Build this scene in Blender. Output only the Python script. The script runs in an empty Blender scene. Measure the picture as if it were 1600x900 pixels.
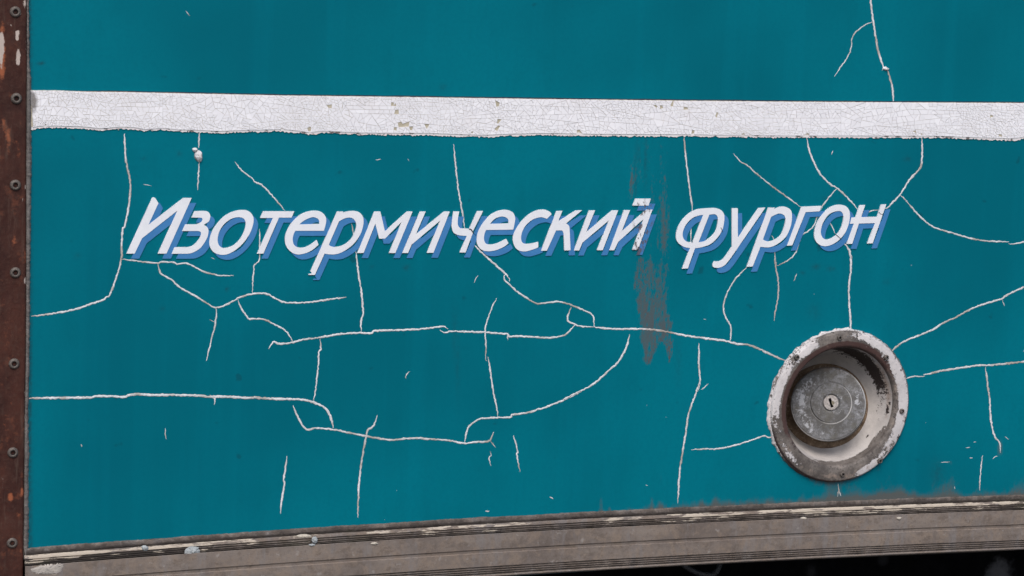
import bpy, bmesh, math, random
import numpy as np
from mathutils import Vector, Matrix, noise as mnoise
from mathutils.geometry import tessellate_polygon

random.seed(7)
rng = np.random.default_rng(7)
SC = bpy.context.scene
COL = SC.collection

# ------------------------------------------------------------------ camera
F = 3800.0                                   # focal length in photo pixels (1600 wide)
hv = Vector((10170.0, -175.0, F))            # vanishing direction of the wall's horizontals (image axes: right, down, forward)
t_ = (hv.x * 755.0 - F * F) / (hv.x * -0.011 + hv.y)
dv = Vector((-755.0 - 0.011 * t_, t_, F))
XI = hv.normalized()
DI = (dv - XI * dv.dot(XI)).normalized()
YI = XI.cross(DI).normalized()
DIST = F * 0.0006
ZC = 0.85
def i2w(c):
    return Vector((XI.dot(c), YI.dot(c), -DI.dot(c)))
RIGHT, UP, FWD = i2w(Vector((1, 0, 0))), i2w(Vector((0, -1, 0))), i2w(Vector((0, 0, 1)))
CAM = Vector((0, 0, ZC)) - FWD * DIST
def W(u, v, d=0.0):
    """point of the wall plane y = d seen where the survey grid reads (u, v)"""
    r = i2w(Vector((u - 800.0, v - 450.0, F)))
    return CAM + r * ((d - CAM.y) / r.y)
def P(p):
    q = p - CAM
    k = F / q.dot(FWD)
    return 800 + q.dot(RIGHT) * k, 450 - q.dot(UP) * k
def pxs(p):
    return (p - CAM).dot(FWD) / F            # metres per pixel at p

cd = bpy.data.cameras.new('camera')
cam = bpy.data.objects.new('camera', cd); COL.objects.link(cam)
cd.sensor_width = 36; cd.lens = 36 * F / 1600; cd.clip_start = 0.05; cd.clip_end = 500
m = Matrix((RIGHT, UP, -FWD)).transposed().to_4x4(); m.translation = CAM
cam.matrix_world = m
SC.camera = cam

# ------------------------------------------------------------------ light
SUN_EL, SUN_AZ = math.radians(52), math.radians(200)     # azimuth measured from +Y, clockwise from above
wd = bpy.data.worlds.new('World'); SC.world = wd; wd.use_nodes = True
wn = wd.node_tree.nodes; wn.clear()
sky = wn.new('ShaderNodeTexSky'); sky.sky_type = 'NISHITA'; sky.sun_disc = False
sky.sun_elevation = SUN_EL; sky.sun_rotation = SUN_AZ
sky.air_density = 1.0; sky.dust_density = 3.0; sky.ozone_density = 1.0
bg = wn.new('ShaderNodeBackground'); bg.inputs[1].default_value = 0.13
wo = wn.new('ShaderNodeOutputWorld')
wd.node_tree.links.new(sky.outputs[0], bg.inputs[0]); wd.node_tree.links.new(bg.outputs[0], wo.inputs[0])
sl = bpy.data.lights.new('sun', 'SUN'); sl.energy = 1.5; sl.angle = math.radians(35); sl.color = (1.0, 0.96, 0.90)
so = bpy.data.objects.new('sun', sl); COL.objects.link(so)
sd = Vector((math.sin(SUN_AZ) * math.cos(SUN_EL), math.cos(SUN_AZ) * math.cos(SUN_EL), math.sin(SUN_EL)))
so.rotation_euler = sd.to_track_quat('Z', 'Y').to_euler(); so.location = sd * 10
SC.view_settings.view_transform = 'Standard'; SC.view_settings.look = 'None'
SC.view_settings.exposure = 0.35; SC.view_settings.gamma = 1.0

# ------------------------------------------------------------------ noise
_tab = rng.random((256, 256))
def vnoise(x, y):
    x = np.asarray(x, float); y = np.asarray(y, float)
    xi = np.floor(x).astype(int); yi = np.floor(y).astype(int)
    fx = x - xi; fy = y - yi
    fx = fx * fx * (3 - 2 * fx); fy = fy * fy * (3 - 2 * fy)
    a = _tab[xi % 256, yi % 256]; b = _tab[(xi + 1) % 256, yi % 256]
    c = _tab[xi % 256, (yi + 1) % 256]; d = _tab[(xi + 1) % 256, (yi + 1) % 256]
    return (a * (1 - fx) + b * fx) * (1 - fy) + (c * (1 - fx) + d * fx) * fy
def fbm(x, y, o=4):
    s = 0; a = 0.5; n = 0
    for k in range(o):
        s = s + a * vnoise(np.asarray(x) * 2 ** k + 17.3 * k, np.asarray(y) * 2 ** k + 5.1 * k); n += a; a *= 0.5
    return s / n
def sstep(a, b, x):
    t = np.clip((np.asarray(x, float) - a) / (b - a), 0, 1)
    return t * t * (3 - 2 * t)
def bump1(x, c, w):
    return np.exp(-((np.asarray(x, float) - c) / w) ** 2)

# ------------------------------------------------------------------ materials
class NT:
    def __init__(s, name):
        s.m = bpy.data.materials.new(name); s.m.use_nodes = True
        s.t = s.m.node_tree; s.b = s.t.nodes['Principled BSDF']
        s.tc = s.t.nodes.new('ShaderNodeTexCoord').outputs['Object']
    def n(s, typ, **kw):
        o = s.t.nodes.new(typ)
        for k, v in kw.items(): setattr(o, k, v)
        return o
    def put(s, sock, v):
        if hasattr(v, 'is_output'): s.t.links.new(v, sock)
        elif isinstance(v, (tuple, list)) and len(v) == 3 and sock.type == 'RGBA': sock.default_value = (*v, 1)
        else: sock.default_value = v
    def noise(s, scale, detail=4, rough=0.6, stretch=(1, 1, 1), off=(0, 0, 0), dist=0.0):
        mp = s.n('ShaderNodeMapping'); s.t.links.new(s.tc, mp.inputs[0])
        mp.inputs['Scale'].default_value = stretch; mp.inputs['Location'].default_value = off
        o = s.n('ShaderNodeTexNoise'); s.t.links.new(mp.outputs[0], o.inputs['Vector'])
        o.inputs['Scale'].default_value = scale; o.inputs['Detail'].default_value = detail
        o.inputs['Roughness'].default_value = rough; o.inputs['Distortion'].default_value = dist
        return o.outputs[0]
    def math(s, op, a, b=0.0, c=None, clamp=False):
        o = s.n('ShaderNodeMath', operation=op, use_clamp=clamp)
        s.put(o.inputs[0], a); s.put(o.inputs[1], b)
        if c is not None: s.put(o.inputs[2], c)
        return o.outputs[0]
    def ramp(s, v, a, b, lo=0.0, hi=1.0):
        o = s.n('ShaderNodeMapRange', interpolation_type='SMOOTHSTEP')
        s.put(o.inputs[0], v)
        for i, x in enumerate((a, b, lo, hi)): s.put(o.inputs[i + 1], x)
        return o.outputs[0]
    def mix(s, f, a, b):
        o = s.n('ShaderNodeMix', data_type='RGBA')
        s.put(o.inputs[0], f); s.put(o.inputs[6], a); s.put(o.inputs[7], b)
        return o.outputs[2]
    def attr(s, name):
        return s.n('ShaderNodeAttribute', attribute_name=name).outputs['Fac']
    def bump(s, h, strength=0.3, dist=0.001):
        o = s.n('ShaderNodeBump'); o.inputs['Strength'].default_value = strength; o.inputs['Distance'].default_value = dist
        s.put(o.inputs['Height'], h); s.put(s.b.inputs['Normal'], o.outputs[0])
    def done(s, col, rough=0.5, metal=0.0, spec=0.5):
        s.put(s.b.inputs['Base Color'], col); s.put(s.b.inputs['Roughness'], rough)
        s.put(s.b.inputs['Metallic'], metal); s.put(s.b.inputs['Specular IOR Level'], spec)
        return s.m

def m_panel():
    t = NT('teal_paint')
    big = t.noise(3.5, 3, 0.5); fine = t.noise(260, 3, 0.6)
    strk = t.noise(30, 4, 0.6, (1, 1, 0.035)); strk2 = t.noise(9, 4, 0.6, (1, 1, 0.05), (3, 0, 1))
    c = t.mix(t.ramp(big, 0.36, 0.64), (0.0, 0.121, 0.166), (0.0, 0.156, 0.210))
    c = t.mix(t.ramp(strk, 0.50, 0.68, 0, 0.20), c, (0.0, 0.178, 0.245))
    c = t.mix(t.ramp(strk2, 0.50, 0.68, 0, 0.26), c, (0.0, 0.108, 0.155))
    mot = t.noise(26, 5, 0.7, (1, 1, 0.5), (5, 0, 6))
    c = t.mix(t.ramp(mot, 0.50, 0.70, 0, 0.22), c, (0.0, 0.112, 0.150))
    c = t.mix(t.ramp(fine, 0.42, 0.64, 0, 0.16), c, (0.0, 0.110, 0.160))
    # dirt specks
    sp = t.noise(55, 2, 0.5, off=(9, 0, 4))
    c = t.mix(t.ramp(sp, 0.70, 0.76, 0, 0.5), c, (0.004, 0.06, 0.085))
    # brown dirt streak, dust near the sill, dark smudges
    stn = t.noise(170, 6, 0.75, (1, 1, 0.18)); st2 = t.noise(420, 3, 0.6, (1, 1, 0.5))
    a = t.math('ADD', t.attr('stain'), t.math('MULTIPLY', t.math('SUBTRACT', stn, 0.5), 2.3))
    a = t.math('ADD', a, t.math('MULTIPLY', t.math('SUBTRACT', st2, 0.5), 1.3))
    f = t.ramp(a, 0.28, 0.74, 0, 0.74)
    red = t.noise(45, 4, 0.7, (1, 1, 0.3), (2, 2, 2))
    scol = t.mix(t.ramp(red, 0.46, 0.62), (0.085, 0.092, 0.095), (0.105, 0.078, 0.072))
    scol = t.mix(t.ramp(t.attr('stain_edge'), 0.2, 1.3), scol, (0.105, 0.050, 0.042))
    f = t.math('MULTIPLY', f, t.ramp(t.attr('stain'), 0.03, 0.16))
    c = t.mix(f, c, scol)
    dn = t.noise(70, 6, 0.75, (1, 1, 0.6), (4, 1, 0))
    d = t.math('ADD', t.attr('dust'), t.math('MULTIPLY', t.math('SUBTRACT', dn, 0.5), 1.3))
    c = t.mix(t.ramp(d, 0.24, 0.80, 0, 0.88), c, (0.098, 0.092, 0.084))
    c = t.mix(t.math('MULTIPLY', t.attr('smudge'), t.ramp(fine, 0.3, 0.6, 0.3, 1.0)), c, (0.012, 0.05, 0.065))
    t.bump(t.math('ADD', t.noise(14, 2, 0.5), t.math('MULTIPLY', fine, 0.05)), 0.18, 0.002)
    return t.done(c, t.ramp(t.math('ADD', d, t.math('MULTIPLY', fine, 0.3)), 0.1, 0.7, 0.5, 0.8), 0, 0.05)

def m_crack():
    t = NT('cracked_filler')
    n = t.noise(220, 5, 0.7); n2 = t.noise(40, 3, 0.6)
    c = t.mix(t.ramp(n, 0.35, 0.7), (0.54, 0.54, 0.55), (0.80, 0.80, 0.83))
    c = t.mix(t.ramp(t.math('ADD', n2, t.math('MULTIPLY', n, 0.4)), 0.70, 0.85, 0, 0.75), c, (0.30, 0.26, 0.21))
    c = t.mix(t.attr('brown'), c, (0.30, 0.22, 0.17))
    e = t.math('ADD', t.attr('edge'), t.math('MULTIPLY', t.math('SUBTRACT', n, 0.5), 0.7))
    c = t.mix(t.ramp(e, 0.55, 0.85, 0, 0.95), c, (0.012, 0.055, 0.070))  # shadow and grime beside the ridge, painted in as a dark rim
    t.bump(n, 0.3, 0.0004)
    return t.done(c, 0.8, 0, 0.2)

def m_stripe():
    t = NT('crazed_white_paint')
    n = t.noise(30, 4, 0.6); n2 = t.noise(350, 3, 0.6)
    c = t.mix(t.attr('tone'), (0.77, 0.765, 0.80), (0.86, 0.855, 0.89))
    c = t.mix(t.ramp(n, 0.5, 0.8, 0, 0.35), c, (0.70, 0.66, 0.66))
    c = t.mix(t.ramp(n2, 0.62, 0.8, 0, 0.3), c, (0.5, 0.46, 0.42))
    dn = t.noise(90, 5, 0.7, off=(3, 0, 1))
    g = t.math('ADD', t.attr('dirt'), t.math('MULTIPLY', t.math('SUBTRACT', dn, 0.5), 2.0))
    c = t.mix(t.ramp(g, 0.35, 1.0, 0, 0.85), c, (0.16, 0.14, 0.13))
    t.bump(n2, 0.15, 0.0004)
    return t.done(c, 0.55, 0, 0.35)
def m_stripe_base():
    t = NT('beige_primer')
    n = t.noise(140, 4, 0.7)
    c = t.mix(t.ramp(n, 0.35, 0.7), (0.40, 0.36, 0.27), (0.52, 0.47, 0.37))
    lower = t.math('ADD', t.attr('lower'), t.math('MULTIPLY', t.math('SUBTRACT', n, 0.5), 0.35))
    c = t.mix(t.ramp(lower, 0.4, 0.6), c, (0.74, 0.72, 0.72))
    s = t.noise(300, 3, 0.65, (0.45, 1, 1), (5, 1, 2))
    c = t.mix(t.math('MULTIPLY', t.ramp(s, 0.55, 0.64, 0, 0.9), t.ramp(lower, 0.3, 0.7)), c, (0.10, 0.08, 0.07))
    return t.done(c, 0.8, 0, 0.2)

def m_letter(name, c0, c1, keep):
    t = NT(name)
    n = t.noise(60, 4, 0.6); f = t.noise(500, 3, 0.6)
    c = t.mix(t.ramp(n, 0.35, 0.7), c0, c1)
    c = t.mix(t.ramp(f, 0.6, 0.85, 0, 0.12), c, (0.25, 0.26, 0.30))
    sx = t.n('ShaderNodeSeparateXYZ'); t.t.links.new(t.tc, sx.inputs[0])
    p, q = W(985, 360).x, W(1012, 360).x
    z0, z1 = W(1000, 396).z, W(1000, 345).z
    win = t.math('MULTIPLY', t.ramp(sx.outputs[0], p, p + 0.006), t.ramp(sx.outputs[0], q, q + 0.008, 1, 0))
    wz = t.ramp(sx.outputs[2], z0, z1, 0.75, 0.42)
    s = t.noise(190, 5, 0.75, (1, 1, 0.6), (1, 2, 3))
    k = t.math('MULTIPLY', win, t.ramp(t.math('ADD', s, t.math('MULTIPLY', wz, 0.25)), 0.645, 0.73))
    c = t.mix(t.math('MULTIPLY', k, keep), c, (0.10, 0.075, 0.07))
    t.bump(f, 0.1, 0.0003)
    return t.done(c, 0.5, 0, 0.35)

def m_rust():
    t = NT('rusty_post_metal')
    n = t.noise(38, 6, 0.7, (1, 1, 0.5)); f = t.noise(300, 4, 0.7); g = t.noise(90, 5, 0.7, off=(4, 0, 0))
    c = t.mix(t.ramp(n, 0.3, 0.7), (0.032, 0.012, 0.010), (0.066, 0.023, 0.016))
    c = t.mix(t.ramp(f, 0.45, 0.75, 0, 0.5), c, (0.078, 0.044, 0.034))
    c = t.mix(t.ramp(g, 0.56, 0.70, 0, 0.6), c, (0.13, 0.045, 0.026))
    o = t.math('ADD', t.attr('orange'), t.math('MULTIPLY', t.math('SUBTRACT', g, 0.5), 1.8))
    c = t.mix(t.ramp(o, 0.35, 0.85, 0, 0.95), c, (0.30, 0.095, 0.045))
    w = t.math('ADD', t.attr('white'), t.math('MULTIPLY', t.math('SUBTRACT', t.noise(130, 5, 0.7, (1, 1, 0.45)), 0.5), 2.6))
    c = t.mix(t.ramp(w, 0.46, 0.80, 0, 1), c, (0.47, 0.39, 0.35))
    vs_ = t.noise(130, 5, 0.7, (1, 1, 0.12), (9, 0, 2))
    c = t.mix(t.ramp(vs_, 0.54, 0.68, 0, 0.4), c, (0.100, 0.070, 0.055))
    t.bump(t.math('ADD', n, t.math('MULTIPLY', f, 0.5)), 0.6, 0.0012)
    return t.done(c, t.ramp(f, 0.3, 0.7, 0.55, 0.8), 0, 0.18)

def m_rough(name, c0, c1, c2, sc=120, st=(1, 1, 1), rough=0.85, bmp=0.6):
    t = NT(name)
    n = t.noise(sc, 5, 0.7, st); f = t.noise(sc * 4, 3, 0.65, st)
    c = t.mix(t.ramp(n, 0.3, 0.7), c0, c1)
    c = t.mix(t.ramp(f, 0.55, 0.75), c, c2)
    t.bump(t.math('ADD', n, t.math('MULTIPLY', f, 0.4)), bmp, 0.001)
    return t.done(c, rough, 0, 0.3)

def m_sill():
    t = NT('weathered_sill_metal')
    n = t.noise(22, 6, 0.72, (0.5, 1, 1)); f = t.noise(330, 4, 0.7); g = t.noise(62, 6, 0.75, dist=0.6); st = t.noise(60, 4, 0.7, (1.2, 1, 0.3), (6, 0, 0))
    c = t.mix(t.ramp(n, 0.3, 0.7), (0.135, 0.110, 0.097), (0.220, 0.184, 0.160))
    c = t.mix(t.ramp(g, 0.45, 0.62, 0, 0.65), c, (0.228, 0.176, 0.138))
    g2 = t.noise(140, 6, 0.78, (0.7, 1, 1), (2, 5, 5))
    c = t.mix(t.ramp(g2, 0.50, 0.64, 0, 0.55), c, (0.105, 0.082, 0.068))
    c = t.mix(t.ramp(st, 0.48, 0.68, 0, 0.6), c, (0.19, 0.176, 0.175))
    c = t.mix(t.ramp(f, 0.5, 0.70, 0, 0.35), c, (0.110, 0.088, 0.076))
    sp = t.noise(110, 3, 0.6, off=(1, 7, 3))
    c = t.mix(t.ramp(sp, 0.62, 0.72, 0, 0.55), c, (0.30, 0.275, 0.26))
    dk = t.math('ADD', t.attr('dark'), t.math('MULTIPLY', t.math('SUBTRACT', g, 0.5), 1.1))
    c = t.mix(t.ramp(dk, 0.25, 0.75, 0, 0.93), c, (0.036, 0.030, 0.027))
    fl = t.noise(260, 4, 0.65, (0.16, 1, 1.0), (2, 0, 5))
    fm = t.math('ADD', t.attr('flake'), t.math('MULTIPLY', t.math('SUBTRACT', fl, 0.5), 2.6))
    c = t.mix(t.ramp(fm, 0.62, 0.74), c, (0.46, 0.40, 0.33))
    gr = t.noise(30, 4, 0.7, (0.6, 1, 1), (8, 8, 0))
    c = t.mix(t.math('MULTIPLY', t.attr('dark'), t.ramp(gr, 0.55, 0.75, 0, 0.6)), c, (0.055, 0.058, 0.030))
    t.bump(t.math('ADD', g, t.math('MULTIPLY', f, 0.5)), 0.45, 0.0008)
    return t.done(c, 0.75, 0, 0.3)

def m_filler(name, metal0, metal1, white):
    t = NT(name)
    n = t.noise(60, 5, 0.7); f = t.noise(420, 4, 0.7); g = t.noise(170, 7, 0.8, off=(3, 1, 1))
    c = t.mix(t.ramp(n, 0.3, 0.7), metal0, metal1)
    c = t.mix(t.ramp(f, 0.47, 0.66, 0, 0.65), c, (0.062, 0.052, 0.047))
    r = t.math('ADD', t.attr('rust'), t.math('MULTIPLY', t.math('SUBTRACT', g, 0.5), 1.6))
    c = t.mix(t.ramp(r, 0.35, 0.75, 0, 0.9), c, (0.060, 0.028, 0.024))
    w = t.math('ADD', t.attr('white'), t.math('MULTIPLY', t.math('SUBTRACT', g, 0.5), 1.9))
    w = t.math('ADD', w, t.math('MULTIPLY', t.math('SUBTRACT', f, 0.5), 0.6))
    wc = t.mix(t.ramp(n, 0.35, 0.7, 0, 1), white, tuple(x * 0.8 for x in white))
    wf = t.ramp(w, 0.47, 0.53)
    c = t.mix(wf, c, wc)
    k = t.math('ADD', t.attr('tan'), t.math('MULTIPLY', t.math('SUBTRACT', n, 0.5), 1.4))
    c = t.mix(t.ramp(k, 0.4, 0.8, 0, 0.75), c, (0.36, 0.27, 0.215))
    d = t.math('ADD', t.attr('black'), t.math('MULTIPLY', t.math('SUBTRACT', g, 0.5), 3.0))
    d = t.math('ADD', d, t.math('MULTIPLY', t.math('SUBTRACT', f, 0.5), 0.8))
    c = t.mix(t.ramp(d, 0.54, 0.64), c, (0.030, 0.021, 0.019))
    t.bump(t.math('ADD', t.math('MULTIPLY', wf, 0.9), t.math('MULTIPLY', f, 0.6)), 0.8, 0.0009)
    return t.done(c, 0.6, 0, 0.4)

def m_cap():
    t = NT('oxidised_zinc')
    n = t.noise(60, 5, 0.75); f = t.noise(420, 4, 0.75); g = t.noise(150, 6, 0.78, off=(1, 4, 2)); h = t.noise(70, 4, 0.7, off=(7, 0, 3))
    c = t.mix(t.ramp(n, 0.36, 0.62), (0.066, 0.063, 0.060), (0.168, 0.170, 0.180))
    c = t.mix(t.ramp(f, 0.46, 0.62, 0, 0.72), c, (0.070, 0.066, 0.062))
    c = t.mix(t.ramp(h, 0.50, 0.62, 0, 0.7), c, (0.082, 0.076, 0.064))
    w = t.math('ADD', t.math('MULTIPLY', t.attr('pale'), 0.22), t.math('ADD', g, t.math('MULTIPLY', t.math('SUBTRACT', f, 0.5), 0.4)))
    c = t.mix(t.ramp(w, 0.62, 0.74, 0, 0.75), c, (0.42, 0.43, 0.46))
    c = t.mix(t.ramp(t.math('ADD', t.attr('edge'), t.math('MULTIPLY', t.math('SUBTRACT', f, 0.5), 0.5)), 0.35, 0.7, 0, 0.9), c, (0.50, 0.49, 0.48))  # painted highlight on the cap's rim and inner ring
    b = t.math('ADD', t.attr('rust'), t.math('MULTIPLY', t.math('SUBTRACT', g, 0.5), 0.9))
    c = t.mix(t.ramp(b, 0.35, 0.75, 0, 0.9), c, (0.085, 0.058, 0.038))
    t.bump(t.math('ADD', g, t.math('MULTIPLY', f, 0.6)), 0.45, 0.0007)
    return t.done(c, t.ramp(f, 0.3, 0.7, 0.42, 0.65), 0.25, 0.5)

def m_plain(name, c, rough=0.6, metal=0.0, var=0.25, sc=150):
    t = NT(name)
    n = t.noise(sc, 5, 0.7)
    cc = t.mix(t.ramp(n, 0.3, 0.7), tuple(x * (1 - var) for x in c), tuple(min(1, x * (1 + var)) for x in c))
    t.bump(n, 0.2, 0.0005)
    return t.done(cc, rough, metal, 0.4)

def m_under():
    t = NT('black_underseal')
    n = t.noise(40, 5, 0.7); pm = W(1562, 893, 0.30)
    c = t.mix(t.ramp(n, 0.3, 0.7), (0.0015, 0.0015, 0.002), (0.004, 0.004, 0.005))
    for (u, v, r, k) in ((1562, 897, 0.020, 0.16), (1268, 892, 0.010, 0.035), (1380, 874, 0.008, 0.03)):
        o = t.n('ShaderNodeVectorMath', operation='DISTANCE'); t.t.links.new(t.tc, o.inputs[0]); o.inputs[1].default_value = W(u, v, 0.30)
        f = t.ramp(t.math('ADD', t.math('DIVIDE', o.outputs['Value'], r), t.math('MULTIPLY', t.math('SUBTRACT', n, 0.5), 2.4)), 0.2, 1.2, k, 0)
        c = t.mix(f, c, (0.5, 0.5, 0.55))
    t.bump(n, 0.4, 0.002)
    return t.done(c, 0.9, 0, 0.05)

def m_ground():
    t = NT('damp_asphalt')
    n = t.noise(2, 5, 0.6); f = t.noise(90, 4, 0.7)
    c = t.mix(t.ramp(n, 0.3, 0.7), (0.035, 0.035, 0.037), (0.06, 0.058, 0.056))
    c = t.mix(t.ramp(f, 0.5, 0.75, 0, 0.6), c, (0.10, 0.098, 0.095))
    t.bump(f, 0.6, 0.004)
    return t.done(c, 0.85, 0, 0.3)

# ------------------------------------------------------------------ builders
def link(name, me, mats, parent=None, smooth=False):
    o = bpy.data.objects.new(name, me); COL.objects.link(o)
    for mm in (mats if isinstance(mats, (list, tuple)) else [mats]): me.materials.append(mm)
    if smooth: me.polygons.foreach_set('use_smooth', [True] * len(me.polygons))
    if parent is not None:
        o.parent = parent; o.matrix_parent_inverse = parent.matrix_world.inverted()
    return o
def mesh(name, vs, fs, attrs=None):
    me = bpy.data.meshes.new(name); me.from_pydata([tuple(v) for v in vs], [], fs); me.update()
    for k, a in (attrs or {}).items():
        at = me.attributes.new(k, 'FLOAT', 'POINT'); at.data.foreach_set('value', np.asarray(a, np.float32))
    return me
def grid_faces(nr, nc, wrap=False, skip=None):
    fs = []
    for i in range(nr - 1):
        for j in range(nc if wrap else nc - 1):
            if skip is not None and skip[i, j]: continue
            k = (j + 1) % nc
            fs.append((i * nc + j, i * nc + k, (i + 1) * nc + k, (i + 1) * nc + j))
    return fs
def crom(pts, step=1.6, closed=False):
    """pts: list of (u, v, corner) -> polyline, smooth except at corners"""
    n = len(pts); out = []
    for i in range(n if closed else n - 1):
        p1, p2 = pts[i], pts[(i + 1) % n]
        p0 = pts[i - 1] if (closed or i > 0) else p1
        p3 = pts[(i + 2) % n] if (closed or i + 2 < n) else p2
        if p1[2]: p0 = p1
        if p2[2]: p3 = p2
        L = math.hypot(p2[0] - p1[0], p2[1] - p1[1]); k = max(1, int(L / step))
        if p1[2] and p2[2]: k = 1
        for s in range(k):
            t = s / k
            out.append(tuple(0.5 * (2 * p1[a] + (p2[a] - p0[a]) * t + (2 * p0[a] - 5 * p1[a] + 4 * p2[a] - p3[a]) * t * t
                       + (3 * p1[a] - p0[a] - 3 * p2[a] + p3[a]) * t ** 3) for a in (0, 1)))
    if not closed: out.append(pts[-1][:2])
    return out
def plate(name, loops, front, back, mats, parent, off=(0, 0)):
    """flat shape with holes on the wall; loops in survey px, first loop outer"""
    L3 = [[Vector((u + off[0], v + off[1], 0)) for u, v in lp] for lp in loops]
    tris = tessellate_polygon(L3)
    flat = [p for lp in L3 for p in lp]; n = len(flat)
    fr = [W(p.x, p.y) + Vector((0, front, 0)) for p in flat]; bk = [W(p.x, p.y) + Vector((0, back, 0)) for p in flat]
    fs = []
    for a, b, c in tris:
        if (flat[b] - flat[a]).cross(flat[c] - flat[a]).z > 0: a, c = c, a     # image y runs down: keep the normal towards -Y
        fs.append((a, b, c))
    s = 0
    for lp in L3:
        k = len(lp)
        for i in range(k):
            a, b = s + i, s + (i + 1) % k
            fs.append((a, b, n + b, n + a))
        s += k
    me = mesh(name, fr + bk, fs)
    bm = bmesh.new(); bm.from_mesh(me); bmesh.ops.recalc_face_normals(bm, faces=bm.faces)
    big = max(bm.faces, key=lambda f: f.calc_area())
    if big.normal.y > 0: bmesh.ops.reverse_faces(bm, faces=bm.faces)
    bm.to_mesh(me); bm.free()
    return link(name, me, mats, parent)
def lathe(name, prof, n, mats, parent, M=Matrix(), attrs=None, smooth=True, jitter=0):
    """prof: list of (r, h); h along local +Z"""
    vs = []
    for r, h in prof:
        for j in range(n):
            a = 2 * math.pi * j / n
            vs.append(M @ Vector((r * math.cos(a), r * math.sin(a), h)))
    fs = grid_faces(len(prof), n, True)
    if prof[-1][0] < 1e-6 or True:
        pass
    A = None
    if attrs:
        A = {}
        for k, fn in attrs.items():
            rr = np.repeat(np.array([p[0] for p in prof]), n); aa = np.tile(2 * math.pi * np.arange(n) / n, len(prof))
            A[k] = fn(rr, aa)
    return link(name, mesh(name, vs, fs, A), mats, parent, smooth)
def box(vs, fs, x0, x1, y0, y1, z0, z1):
    b = len(vs)
    vs += [(x, y, z) for x in (x0, x1) for y in (y0, y1) for z in (z0, z1)]
    fs += [tuple(b + i for i in q) for q in ((0, 1, 3, 2), (4, 6, 7, 5), (0, 4, 5, 1), (2, 3, 7, 6), (0, 2, 6, 4), (1, 5, 7, 3))]

# ------------------------------------------------------------------ setting
g = mesh('ground', [(-150, -150, 0), (150, -150, 0), (150, 150, 0), (-150, 150, 0)], [(0, 1, 2, 3)])
go = link('ground', g, m_ground()); go['kind'] = 'structure'; go['label'] = 'damp dark asphalt under the van'

# ------------------------------------------------------------------ the van
X_L = W(-70, 450).x; X_R = W(1600, 450).x + 0.9; Z_T = W(800, 0).z + 0.75
van = bpy.data.objects.new('van', None); COL.objects.link(van)
van.location = (0, 0.9, 0); van['label'] = 'old teal box van with cracked paint, a white stripe and slanted white Cyrillic lettering'
van['category'] = 'van'
bpy.context.view_layer.update()

# traced lines of the body (survey px)
BOT = [(-60, 865), (45, 858), (150, 851.7), (250, 844), (400, 831), (500, 824), (600, 818), (700, 813.5), (800, 807.5), (875, 802), (950, 799),
       (1050, 795), (1200, 789), (1300, 786), (1400, 780.5), (1500, 776.5), (1600, 774)]
_bw = [W(*p) for p in BOT]
_bx = np.array([p.x for p in _bw]); _bz = np.array([p.z for p in _bw])
_bc = np.polyfit(_bx, _bz, 3)
ZB0 = float(np.polyval(_bc, W(1600, 774).x))
def zbot(x):
    x = np.asarray(x, float)
    return np.where(x > _bx[-1], ZB0, np.polyval(_bc, np.minimum(x, _bx[-1])))

MP = m_panel()
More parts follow.
